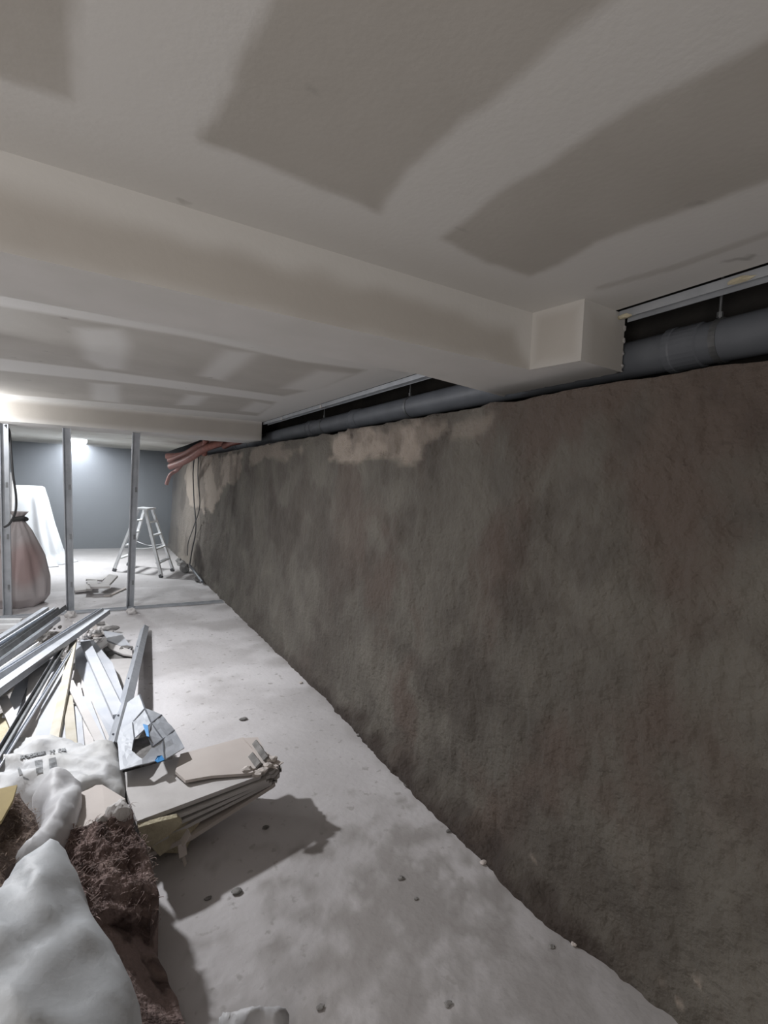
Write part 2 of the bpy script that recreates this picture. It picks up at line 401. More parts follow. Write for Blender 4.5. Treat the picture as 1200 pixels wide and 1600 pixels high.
def fill2(v):
    d = max(pdist(v.x, v.y, p) for p in G2)
    f = 1-sstep(-0.03, 0.03, d)
    p = max(pdist(v.x, v.y, q) for q in P2)
    return max(f, 0.85*sstep(-0.05, 0.07, p))
def board(name, x0, x1, y0, y1, z, nx, ny, fn, m=M_CEIL, yf=None):
    def f(u, v):
        x = x0+u*(x1-x0); yy1 = yf(x) if yf else y1
        return Vector((x, y0+v*(yy1-y0), z))
    return grid(name, f, nx, ny, m, parent=ceiling, attrs={'filler': fn}, thick=Vector((0, 0, 0.013)), smooth=False)
XE1 = 1.915
mid1 = 0.0; mid2 = 1.02
yb1 = 1.6
board('ceiling_board', -1.2, 0.2, -0.4, yb1, ZC, 70, 100, fill1)
board('ceiling_board', 0.2, 1.15, -0.4, yb1, ZC, 60, 110, fill1)
board('ceiling_board', 1.15, 1.86, -0.4, yb1, ZC, 50, 110, fill1)
board('ceiling_board', -6, -1.2, -0.4, yb1, ZC, 4, 4, lambda v: 0.4)
for x0, x1 in ((-6, -3.6), (-3.6, -1.2), (-1.2, 1.2), (1.2, 1.86)): board('ceiling_board', x0, x1, -3, -0.4, ZC, 4, 4, lambda v: 0.4)
y2e = lambda x: 6.42+(1.86-x)*0.13
for x0, x1, n in ((-6, -1.6, 6), (-1.6, 0.1, 70), (0.1, 1.86, 80)):
    board('ceiling_board', x0, x1, 1.93, 6, ZC, n, 150, fill2, yf=y2e)
# far bay: edge follows the broken-out strip by the wall
e3 = [P(316, 686, z=Z3), P(262, 706, z=Z3)]
def b3(name, x0, x1f, ya, yb):
    return grid(name, lambda u, v: Vector((x0+u*(x1f(ya+v*(yb-ya))-x0), ya+v*(yb-ya), Z3)), 20, 30, M_CEIL3, parent=ceiling, thick=Vector((0, 0, .013)), smooth=False)
def x3(y): return max(1.25, min(1.86, e3[0].x+(e3[1].x-e3[0].x)*(y-e3[0].y)/(e3[1].y-e3[0].y)))+0.03*noise.noise(Vector((y*4, 0, 0)))
b3('ceiling_board', -6, lambda y: -0.9, 7.1, YF); b3('ceiling_board', -0.9, x3, 7.1, YF)

# bulkhead one with its stepped end (front, underside, far side)
def facef(a, b, z0, z1): return lambda u, v: Vector((a[0]+u*(b[0]-a[0]), a[1]+u*(b[1]-a[1]), z0+v*(z1-z0)))
t1 = empty('trim_1'); tag(t1, kind='structure')
YF1 = 1.565
pf = [(lambda q: (q.x, q.z))(P(a, b, Y=YF1)) for a, b in [(-900, 100), (0, 292), (300, 385), (600, 458), (800, 520), (822, 575), (0, 386), (-900, 150)]]
def fillf(v): return 1-sstep(-0.05, 0.035, pdist(v.x, v.z, pf)+0.02*noise.noise(v*7))*0.85
grid('bulkhead_face', facef((-6, YF1), (1.615, YF1), ZB, ZC), 260, 16, M_BEAM, t1, {'filler': fillf})
grid('bulkhead_face', facef((1.615, YF1), (1.655, 1.335), ZB, ZC), 20, 20, M_BEAM, t1, {'filler': lambda v: 0.45*sstep(0.05, 0.0, min(v.z-ZB, ZC-v.z, v.y-1.335, YF1-v.y))+.25})
grid('bulkhead_face', facef((1.655, 1.335), (1.93, 1.345), ZB, ZC), 20, 20, M_BEAM, t1, {'filler': lambda v: 0.5*sstep(0.09, 0.0, min(v.x-1.655, ZC-v.z))+.3})
rag_e = []
bm = bmesh.new()
edge = [Vector((-6, YF1+.003, ZB)), Vector((1.618, YF1+.003, ZB)), Vector((1.658, 1.338, ZB)), Vector((1.93, 1.348, ZB))]
y = 1.36
while y < 2.05:
    edge.append(Vector((1.935+0.012*noise.noise(Vector((y*22, 1, 0)))+0.008*random.random(), y, ZB))); y += 0.016
edge += [Vector((1.955, 2.07, ZB-0.004)), Vector((1.93, 2.08, ZB)), Vector((1.6, 2.01, ZB)), Vector((1.3, 1.955, ZB)), Vector((-6, 1.945, ZB))]
prism(bm, edge, [e+Vector((0, 0, 0.013)) for e in edge])
M_FILLER = mat('joint_filler', (0.60, 0.585, 0.56), (0.65, 0.63, 0.61), 0.9, scale=4, bump=0.04)
obj('bulkhead_underside', bm, M_FILLER, t1)
bm = bmesh.new(); q = [Vector((-6, 1.945, ZB+.013)), Vector((1.3, 1.955, ZB+.013)), Vector((1.9, 2.065, ZB+.013))]
for a, b in zip(q, q[1:]): bar(bm, a+Vector((0, -.006, .11)), b+Vector((0, -.006, .11)), 0.012, 0.24)
obj('bulkhead_face', bm, M_BEAM, t1)
# torn board edge where the stepped box was cut (facing the pipe)
bm = bmesh.new(); pr = [Vector((1.925, 1.34, ZB))]
for k in range(14): pr.append(Vector((1.925, 1.355-0.012*math.sin(k*1.9)-0.01*random.random(), ZB+0.01+k*0.0165)))
bm2 = [p+Vector((0, 0.03, 0)) for p in pr]
prism(bm, [p for p in pr]+[bm2[-1], bm2[0]], [p+Vector((0.012, 0, 0)) for p in pr]+[bm2[-1]+Vector((.012, 0, 0)), bm2[0]+Vector((.012, 0, 0))])
obj('torn_edge', bm, M_GYP, t1)
# bulkhead two
t2 = empty('trim_2'); tag(t2, kind='structure')
fa, fb = (-6, 6.3+7.84*0.13), (1.84, 6.3)
fillb2 = lambda v: 0.75*sstep(0.07, 0.0, v.z-ZB)+0.9*sstep(0.05, 0.0, ZC-v.z)
grid('bulkhead_face', facef(fa, fb, ZB, ZC+.01), 120, 16, M_BEAM, t2, {'filler': lambda v: min(1, fillb2(v))})
bm = bmesh.new(); e = [Vector((fa[0], fa[1]+.003, ZB)), Vector((fb[0], fb[1]+.003, ZB)), Vector((1.84, 6.95, ZB)), Vector((-6, 7.95, ZB))]
prism(bm, e, [v+Vector((0, 0, .013)) for v in e]); obj('bulkhead_underside', bm, M_FILLER, t2)
bm = bmesh.new(); bar(bm, Vector((-6, 7.95, ZB+.15)), Vector((1.84, 6.95, ZB+.15)), .013, .28); obj('bulkhead_face', bm, M_BEAM, t2)
bm = bmesh.new(); box(bm, 1.828, 1.84, 6.31, 6.95, ZB+.013, ZC+.02); obj('bulkhead_face', bm, M_BEAM, t2)

# haze of plaster dust hanging under the far bay lamp
bm = bmesh.new(); box(bm, -5.9, 1.55, 8.1, 13.3, 0.02, 2.33)
hz = bpy.data.materials.new('plaster_dust'); hz.use_nodes = True; nt = hz.node_tree; nt.nodes.clear()
o_ = nt.nodes.new('ShaderNodeOutputMaterial'); v_ = nt.nodes.new('ShaderNodeVolumeScatter')
v_.inputs['Density'].default_value = 0.075; v_.inputs['Color'].default_value = (0.85, 0.9, 1, 1); v_.inputs['Anisotropy'].default_value = 0.3
nt.links.new(v_.outputs[0], o_.inputs['Volume'])
tag(obj('dust_haze', bm, hz), 'faint bluish plaster dust haze in the far bay', 'haze', kind='stuff')

# ================================================================== SERVICES
def metal_edge(label, x, y0, y1, z, gaps=()):
    t = thing('metal_edge_track', label, 'metal track', 'steel tracks along the cut ceiling edge')
    bm = bmesh.new(); extr(bm, (x, y0, z-0.004), (x, y1, z-0.004), [(-0.03, -0.03), (-0.027, -0.03), (-0.027, 0.0), (0.027, 0.0), (0.027, -0.03), (0.03, -0.03), (0.03, 0.003), (-0.03, 0.003)])
    obj('web', bm, M_STUD, t)
    for i, g in enumerate(gaps):
        bm = bmesh.new(); yy = g; prism(bm, [Vector((x-.034, yy+a, z-.038+b*0)) for a, b in ((-.03, 0), (.02, 0), (.035, 0))]+[Vector((x-.034, yy+.01, z))],
              [Vector((x+.005, yy+a, z-.034)) for a, b in ((-.02, 0), (.02, 0), (.03, 0))]+[Vector((x+.005, yy+.012, z))])
        obj('filler_dab', bm, M_GYP, t)
    return t
metal_edge('galvanised track along the near ceiling edge above the pipe, right of the stepped box', 1.905, -0.4, 1.335, ZC-.001)
metal_edge('galvanised track along the second bay ceiling edge between the two bulkheads', 1.895, 2.1, 6.33, ZC-.001, (4.45, 5.6))
# ragged crust of board left on the near track
def crust(name, label, spots):
    for i, (px, py, s) in enumerate(spots):
        c = P(px, py, X=1.868); bm = bmesh.new(); bmesh.ops.create_icosphere(bm, subdivisions=2, radius=s)
        for v in bm.verts:
            v.co = Vector((v.co.x*.8, v.co.y*1.7, v.co.z*.5))*(1+.5*noise.noise(v.co*60+Vector((i, 0, 0))))+c
        tag(obj(name, bm, M_CREAM), label[i], 'plaster lump', 'plaster lumps on the near ceiling track')
crust('plaster_lump', ['cream plaster lump on the cut ceiling edge beside the stepped box', 'cream plaster lump on the cut ceiling edge at the right of the frame'], [(976, 494, .018), (1158, 437, .022)])

# big grey drain pipe on the wall ledge
pp = thing('drain_pipe', 'long grey plastic drain pipe lying above the rough wall', 'pipe')
PX, PZ, PR = 2.06, 2.32, 0.08
def pz(y): return PZ-0.0*y if y < 6 else PZ-(y-6)*0.017
def pxx(y): return PX if y < 6.5 else PX-(y-6.5)*0.055
ys = [-2.5, 0, 2, 4, 6, 7, 8, 9, 10, 11, 12, 12.8]
bm = bmesh.new(); tube(bm, [(pxx(y), y, pz(y)) for y in ys], PR, 28); obj('pipe_run', bm, M_PVC, pp, True)
for y in (1.15, 4.05, 5.1, 8.0):
    bm = bmesh.new(); tube(bm, [(pxx(y), y-.07, pz(y)), (pxx(y), y-.065, pz(y)), (pxx(y), y+.03, pz(y)), (pxx(y), y+.035, pz(y)), (pxx(y), y+.06, pz(y))], [PR+.001, PR+.007, PR+.007, PR+.011, PR+.011], 28)
    obj('coupling', bm, M_PVC, pp)
for y in (1.02, 3.15, 4.75, 7.4):
    t = bmesh.new(); tube(t, [(pxx(y), y-.012, pz(y)), (pxx(y), y+.012, pz(y))], PR+.004, 28)
    cl = obj('pipe_clamp', t, M_DGALV, pp)
    t = bmesh.new(); tube(t, [(pxx(y)-.03, y, pz(y)+.075), (pxx(y)-.03, y, 2.79)], .005, 8); tube(t, [(pxx(y)-.03, y, pz(y)+.08), (pxx(y)-.03, y, pz(y)+.1)], .011, 6)
    obj('hanger_rod', t, M_DGALV, cl)
# red corrugated conduits at the far end of the pipe
def conduit(pts, r, label):
    path = catmull(pts, 14); bm = bmesh.new()
    L = [0]
    for a, b in zip(path, path[1:]): L.append(L[-1]+(b-a).length)
    n = int(L[-1]/0.012); q = []; rr = []
    j = 0
    for i in range(n+1):
        s = L[-1]*i/n
        while j < len(L)-2 and L[j+1] < s: j += 1
        t = (s-L[j])/max(1e-6, L[j+1]-L[j]); q.append(path[j].lerp(path[j+1], t)); rr.append(r*(1.0 if i % 2 else 0.88))
    tube(bm, q, rr, 10)
    return tag(obj('corrugated_conduit', bm, M_RED, smooth=True), label, 'conduit', 'red conduits at the far end of the pipe')
def Q(px, py, Y): return P(px, py, Y=Y)
conduit([Q(350, 684, 8.4), Q(322, 692, 9.0), Q(298, 706, 9.6), Q(280, 712, 10.0), Q(261, 713, 10.2)], .06, 'uppermost salmon red corrugated conduit under the broken ceiling edge')
conduit([Q(352, 690, 8.2), Q(322, 700, 8.6), Q(300, 714, 9.1), Q(283, 723, 9.5), Q(266, 729, 9.9)], .06, 'salmon red corrugated conduit lying directly on the grey pipe end')
conduit([Q(330, 686, 8.9), Q(306, 699, 9.3), Q(286, 711, 9.7), Q(264, 720, 10.0)], .05, 'middle red corrugated conduit squeezed between the upper and lower ones')
conduit([Q(322, 687, 8.6), Q(320, 698, 8.7), Q(319, 710, 8.8)], .05, 'short dull red conduit standing upright over the pipe')
conduit([Q(376, 689, 7.6), Q(362, 692, 7.9), Q(350, 697, 8.1)], .05, 'short dark red conduit nearest the second bulkhead')
conduit([Q(286, 722, 9.6), Q(277, 734, 9.9), Q(266, 742, 10.0), Q(260, 757, 10.1)], .035, 'red conduit end drooping down the far corner')

# cables dangling on the right wall
def cable(name, pts, r, label, cat='cable', m=M_CABLE, group=None):
    bm = bmesh.new(); tube(bm, catmull(pts, 8), r, 8); return tag(obj(name, bm, m, smooth=True), label, cat, group)
cable('hanging_cable', [P(a, b, X=1.60) for a, b in ((308, 700), (302, 730), (303, 780), (306, 825), (300, 860), (296, 885))], .011, 'dark cable hanging straight down the far wall from the conduits')
cable('hanging_cable', [P(a, b, X=1.59) for a, b in ((311, 704), (309, 745), (312, 790), (303, 822), (294, 848), (293, 868))], .008, 'thinner cable looping behind the straight one on the far wall')
cable('stud_cable', [P(a, b, Y=7.05) for a, b in ((8, 664), (14, 672), (16, 690), (20, 740), (25, 775), (24, 800), (15, 818), (6, 824))], .012, 'dark cable looping down beside the leftmost stud')

# ================================================================== PARTITION FRAME
def stud(pb, pt, label, rot=0):
    a = P(*pb, z=0.003); b = P(*pt, z=ZB-.001)
    t = thing('metal_stud', label, 'metal stud', 'upright studs of the partition frame')
    bm = bmesh.new(); up = Vector((0, -1, 0)) if not rot else Vector((1, -.3, 0)).normalized()
    extr(bm, a, b, usec(.085, .055, .003, .01), up); obj('stud_profile', bm, M_STUD, t)
    for z in (0.35, 0.95, 1.55):
        bm = bmesh.new(); c = a.lerp(b, z/ZB)+Vector((0.02, -.029, 0)); box(bm, c.x-.012, c.x+.012, c.y-.001, c.y+.0015, c.z-.03, c.z+.03); obj('service_hole', bm, M_DGALV, t)
    return t
stud((203, 950), (213, 676), 'steel stud standing in front of the stepladder, rightmost of three')
stud((110, 955), (104, 669), 'steel stud just left of the lit ceiling lamp, middle of three')
stud((12, 962), (6, 662), 'steel stud at the left edge in front of the debris bag')
bm = bmesh.new(); a = P(-250, 985, z=.002); b = P(357, 940, z=.002); b.x = 1.6
extr(bm, a+Vector((0, 0, .012)), b+Vector((0, 0, .012)), usec(.09, .022, .003))
tag(obj('floor_track', bm, M_STUD), 'flat steel floor track under the studs, running to the right wall', 'metal track')
for (px, py, lab) in ((205, 946, 'small white plaster clump at the foot of the rightmost stud'), (110, 951, 'small white plaster clump at the foot of the middle stud')):
    c = P(px, py+8, z=.03)+Vector((0, -.06, 0)); bm = bmesh.new(); bmesh.ops.create_icosphere(bm, subdivisions=3, radius=.055)
    for v in bm.verts: v.co = Vector((v.co.x, v.co.y*.6, v.co.z*.8))*(1+.6*noise.noise(v.co*25+c))+c
    tag(obj('plaster_clump', bm, M_GYP), lab, 'plaster', 'plaster clumps at the stud feet')

# lamp in the far bay
lp = P(120, 688, z=2.345)
t = thing('ceiling_lamp', 'small lit LED floodlight under the far bay ceiling', 'lamp')
bm = bmesh.new(); box(bm, lp.x-.17, lp.x+.17, lp.y-.1, lp.y+.14, 2.315, 2.366); obj('lamp_housing', bm, M_ALU, t)
bm = bmesh.new(); box(bm, lp.x-.155, lp.x+.155, lp.y-.085, lp.y+.125, 2.305, 2.3155); box(bm, lp.x-.16, lp.x+.16, lp.y-.106, lp.y-.1, 2.318, 2.362); obj('diffuser', bm, M_LED, t)

# ================================================================== STEPLADDER
def ladder():
    t = thing('stepladder', 'white aluminium double-sided stepladder standing in the far bay', 'ladder')
    fr = [P(252, 903, z=0), P(270, 893, z=0)]; fl_ = [P(178, 893, z=0)]
    wv = fr[1]-fr[0]; fl_.append(fl_[0]+wv)
    c = (fr[0]+fr[1]+fl_[0]+fl_[1])/4; H = 1.13
    sp = (fr[0]-fl_[0]).normalized(); wd = wv.normalized()
    tp = lambda s, w: c+sp*s*.09+wd*w*.17+Vector((0, 0, H))
    legs = {}
    for s, F in ((1, fr), (-1, fl_)):
        for w, f in ((-1, F[0]), (1, F[1])):
            bm = bmesh.new(); a = f+Vector((0, 0, .03)); b = tp(s, w)
            bar(bm, a, b, .028, .055, sp); r = obj('rail', bm, M_ALU, t); legs[s, w] = (f, b)
            bm = bmesh.new(); bar(bm, f+Vector((0, 0, .001)), f+(b-f)*.05, .036, .063, sp); obj('rubber_foot', bm, M_RUB, r)
        for k in range(1, 5):
            q = k/5+.015; a = legs[s, -1][0].lerp(legs[s, -1][1], q); b = legs[s, 1][0].lerp(legs[s, 1][1], q)
            bm = bmesh.new(); bar(bm, a, b, .075, .022); obj('step', bm, M_ALU, t)
    bm = bmesh.new(); q = [c+sp*x*.16+wd*y*.22+Vector((0, 0, H+.035)) for x, y in ((-1, -1), (1, -1), (1, 1), (-1, 1))]
    slab(bm, q, .03); bmesh.ops.bevel(bm, geom=bm.edges[:], offset=.006, segments=2, affect='EDGES'); obj('top_platform', bm, M_ALU, t)
    for w in (-1, 1):
        bm = bmesh.new(); a = legs[1, w][0].lerp(legs[1, w][1], .45); b = legs[-1, w][0].lerp(legs[-1, w][1], .45); m_ = (a+b)/2-Vector((0, 0, .06))
        tube(bm, catmull([a, m_, b], 8), .006, 6); obj('spreader_strap', bm, M_ALU, t)
ladder()

# ================================================================== FAR LEFT: dust sheet and debris bag
def loft(name, rings, m, parent=None, n=64, folds=None, attrs=None):
    """rings: (cx, cy, z, rx, ry, squareness)"""
    V = []; F = []
    for j, (cx, cy, z, rx, ry, sq) in enumerate(rings):
        for i in range(n):
            a = 2*math.pi*i/n; ca, sa = math.cos(a), math.sin(a)
            e = 2/sq; x = math.copysign(abs(ca)**e, ca)*rx; y = math.copysign(abs(sa)**e, sa)*ry
            k = 1+(folds(a, j/(len(rings)-1)) if folds else 0)
            V.append((cx+x*k, cy+y*k, z))
    for j in range(len(rings)-1):
        for i in range(n): F.append((j*n+i, j*n+(i+1) % n, (j+1)*n+(i+1) % n, (j+1)*n+i))
    F.append(tuple(range(n))[::-1]); F.append(tuple((len(rings)-1)*n+i for i in range(n)))
    me = bpy.data.meshes.new(name); me.from_pydata(V, [], F); me.update()
    for k, fn in (attrs or {}).items(): setattr_mesh(me, k, [fn(Vector(v)) for v in V])
    o = link(name, me, m, parent, True); return o
def interp_rings(keys, n):
    out = []
    for i in range(n+1):
        s = i/n*(len(keys)-1); k = min(int(s), len(keys)-2); t = s-k; t = t*t*(3-2*t)*.5+t*.5
        out.append(tuple(a+(b-a)*t for a, b in zip(keys[k], keys[k+1])))
    return out
c = P(60, 885, z=0); c.y += 0.35
def shf(a, t): return (1-t)**1.3*(0.13*math.sin(5*a+1.2+2*t)+0.07*math.sin(11*a+3*t)+.04*math.sin(19*a))+0.01*math.sin(9*a)
keys = [(c.x-.10, c.y, .004, .58, .5, 2.4), (c.x-.12, c.y, .18, .44, .40, 2.6), (c.x-.2, c.y, .7, .40, .36, 3), (c.x-.27, c.y, 1.25, .36, .33, 4), (c.x-.29, c.y, 1.43, .34, .31, 5), (c.x-.29, c.y, 1.46, .30, .27, 5)]
tag(loft('dust_sheet', interp_rings(keys, 40), M_SHEET, folds=shf, n=128), 'white plastic dust sheet draped to the floor over a tall stack by the back wall', 'dust sheet')
bm = bmesh.new(); a = P(18, 800, Y=10.9); b = P(17, 738, Y=10.9); bar(bm, Vector((a.x, a.y, 0)), b, .09, .05)
tag(obj('white_board', bm, M_GYP), 'narrow white board standing upright behind the leftmost stud', 'board')
c = P(18, 955, z=0); c.y += .35; c.x += .02
def bgf(a, t): return .05*math.sin(4*a+t*4)+.045*math.sin(7*a-6*t)+.03*math.sin(13*a+9*t)
keys = [(c.x, c.y, .004, .26, .24, 2.2), (c.x, c.y, .12, .34, .30, 2.2), (c.x, c.y, .35, .34, .30, 2.2), (c.x, c.y, .65, .27, .25, 2.1), (c.x, c.y, .95, .15, .14, 2), (c.x, c.y, 1.12, .045, .045, 2), (c.x+.01, c.y, 1.2, .10, .07, 2)]
t = thing('debris_bag', 'tied dusty pinkish debris bag standing behind the leftmost stud', 'bag')
loft('bag_body', interp_rings(keys, 40), M_DBAG, t, folds=bgf, attrs={'red': lambda v: sstep(.22, .1, math.hypot((v.x-c.x-.1), (v.z-.55)*.6))})
bm = bmesh.new(); tube(bm, catmull([(c.x-.05, c.y-.06, 1.1), (c.x+.05, c.y-.06, 1.12), (c.x+.08, c.y+.03, 1.1)], 6), .03, 8); obj('dark_tie', bm, M_RUB, t)

# ================================================================== SMALL BOARD OFFCUTS beyond the track
SG = 'plasterboard scraps between the studs'
def plate(name, pts, th, m, label, cat, group=None, part=None):
    bm = bmesh.new(); slab(bm, [P(a, b, z=c) for a, b, c in pts], th)
    return tag(obj(name, bm, m), label, cat, group)
for pts, lab in (
    ([(116, 917, .05), (134, 915, .05), (137, 921, .05), (117, 923, .05)], 'dark edged grey batten scrap lying nearest the middle stud'),
    ([(134, 912, .10), (144, 912, .10), (144, 920, .10), (134, 920, .10)], 'small white block end in the scrap heap between the studs'),
    ([(136, 907, .11), (152, 906, .11), (152, 912, .11), (137, 913, .11)], 'white offcut with a dark edge at the back of the scrap heap'),
    ([(140, 912, .13), (170, 911, .13), (172, 916, .13), (142, 917, .13)], 'flat white strip lying across the scrap heap'),
    ([(170, 897, .18), (184, 899, .18), (168, 916, .10), (156, 913, .10)], 'large white offcut tilted up at the right of the scrap heap'),
    ([(134, 905, .06), (160, 906, .06), (168, 900, .06), (165, 899, .06), (157, 904, .06), (134, 903.5, .06)], 'thin white bent strip behind the scrap heap')):
    plate('board_scrap', pts, .03, M_GYP, lab, 'board scrap', SG)
plate('board_scrap', [(162, 930.5, .02), (172, 930.5, .02), (197, 919, .02), (196, 917, .02), (170, 929, .02)], .015, M_PINK, 'thin flat strip pointing at the rightmost stud on the floor', 'board scrap', SG)

# debris at the foot of the far wall
def chunk(c, s, m, name, label, cat, group, sq=(1, 1, 1), seed=0):
    bm = bmesh.new(); bmesh.ops.create_icosphere(bm, subdivisions=2, radius=1)
    for v in bm.verts:
        k = 1+.45*noise.noise(v.co*1.6+Vector((seed*7.3, 0, 0))); v.co = Vector((v.co.x*sq[0], v.co.y*sq[1], v.co.z*sq[2]))*k*s
    mn = min(v.co.z for v in bm.verts)
    for v in bm.verts: v.co += Vector((c[0], c[1], c[2]-mn))
    return tag(obj(name, bm, m), label, cat, group)
for i, (px, py, s, lab) in enumerate(((322, 893, .085, 'largest dark rubble lump at the foot of the far wall'), (304, 886, .07, 'dark rubble lump under the hanging cables'), (290, 880, .06, 'small dark rubble lump furthest along the wall foot'), (331, 908, .055, 'small dark rubble lump nearest the floor track'))):
    c = P(px, py, z=0); chunk((min(c.x, 1.60-s*1.5), c.y, .002), s, M_GREY, 'rubble_lump', lab, 'rubble', 'rubble at the far wall foot', (1, 1.5, .9), i)
bm = bmesh.new(); a = P(297, 884, z=.2); b = P(316, 909, z=.05); tube(bm, [a, b], .02, 10)
tag(obj('short_pipe', bm, M_PVC), 'short grey pipe offcut leaning on the rubble at the far wall foot', 'pipe')

# ================================================================== SCRAP PILE
# rubble bed under everything
mound('rubble_bed', [(-200, 1010, .02), (60, 985, .02), (120, 990, .02), (150, 1005, .02), (178, 1060, .02), (182, 1130, .03), (190, 1200, .05), (120, 1215, .05), (-200, 1230, .05)],
      M_RUBBLE, bulge=.05, R=.35, step=.05, amp=.035, nsc=7, smooth=False)
tag(bpy.data.objects['rubble_bed'], 'dark loose rubble bed under the metal and board scrap', 'rubble', kind='stuff')
# crumbs scattered in the gap
CR = bmesh.new()
for i in range(260):
    px, py = random.choice([(random.gauss(82, 9), random.gauss(1012, 14)), (random.gauss(36, 8), random.gauss(1150, 8)), (random.gauss(40, 25), random.gauss(1075, 25)), (random.gauss(130, 12), random.gauss(985, 8))])
    c = P(px, py, z=random.uniform(.16, .22)); s = random.uniform(.008, .028); r = bmesh.ops.create_icosphere(CR, subdivisions=1, radius=s)
    for v in r['verts']: v.co = v.co*(1+.5*noise.noise(v.co*80+Vector((i, 0, 0))))+c
tag(obj('gypsum_crumbs', CR, M_GYP), 'white gypsum crumbs scattered between the metal profiles', 'crumbs', kind='stuff')

# lying steel profiles
PG = 'steel profiles heaped on the scrap pile'
profs = [  # far end px,py,z ; near end px,py,z ; width, label, material
    ((72, 951, .34), (-190, 1120, .30), .05, 'thin profile reaching furthest left of the upper bundle', M_GALV),
    ((90, 952, .36), (-170, 1120, .34), .06, 'bright profile second from the left in the upper bundle', M_GALV),
    ((98, 950, .40), (-160, 1132, .38), .07, 'profile with the blunt dark end in the upper bundle', M_DGALV),
    ((88, 967, .30), (-150, 1145, .30), .07, 'lower bright profile under the upper bundle', M_GALV),
    ((50, 1004, .24), (-60, 1062, .24), .06, 'short profile piece between the two bundles', M_GALV),
    ((157, 954, .40), (-150, 1150, .42), .06, 'upper long profile whose tip passes the middle stud', M_GALV),
    ((166, 956, .38), (-120, 1160, .40), .07, 'long profile with dark end nearest the right stud', M_STUD),
    ((66, 1008, .36), (-150, 1160, .38), .07, 'short bright profile on top of the lower bundle', M_ALU),
    ((118, 993, .33), (-110, 1160, .34), .06, 'lowest profile along the edge of the lower bundle', M_GALV),
    ((80, 956, .33), (-180, 1130, .32), .03, 'thin bright edge profile inside the upper bundle', M_ALU),
    ((150, 962, .35), (-130, 1152, .37), .03, 'thin bright edge profile inside the lower bundle', M_ALU),
    ((140, 975, .31), (-100, 1156, .33), .035, 'thin grey profile under the two long tips', M_GALV),
    ((128, 984, .30), (-90, 1150, .31), .05, 'dark profile tucked under the lower bundle', M_DGALV),
]
for i, (a, b, w, lab, m) in enumerate(profs):
    A, B = P(*a[:2], z=a[2]), P(*b[:2], z=b[2]); bm = bmesh.new()
    up = Vector((.35*math.sin(i*2.1), .2, 1)).normalized()
    extr(bm, A, B, usec(w, w*.62, .003, .008 if i % 2 else 0), up if i % 3 else -up)
    tag(obj('steel_profile', bm, m), lab, 'steel profile', PG)
for i, (a, b, w, lab) in enumerate((
    ((103, 1003, .36), (-18, 1206, .34), .035, 'long dark steel angle crossing the white strips diagonally'),
    ((118, 1006, .34), (-4, 1200, .33), .016, 'thin bright steel strip lying beside the long dark angle'),
    )):
    A, B = P(*a[:2], z=a[2]), P(*b[:2], z=b[2]); bm = bmesh.new(); extr(bm, A, B, usec(w, w*.8, .003))
    tag(obj('steel_profile', bm, (M_DGALV, M_GALV)[i]), lab, 'steel profile', PG)
for i, (y0, y1, lab) in enumerate(((958, 956, 'upper of the two white lengths at the left edge behind the bundles'), (968, 964, 'lower of the two white lengths at the left edge behind the bundles'))):
    bm = bmesh.new(); bar(bm, P(-150, y0+14, z=.22), P(34, y1+14, z=.22), .05, .04); tag(obj('white_batten', bm, M_ALU), lab, 'batten', 'white battens at the left edge')

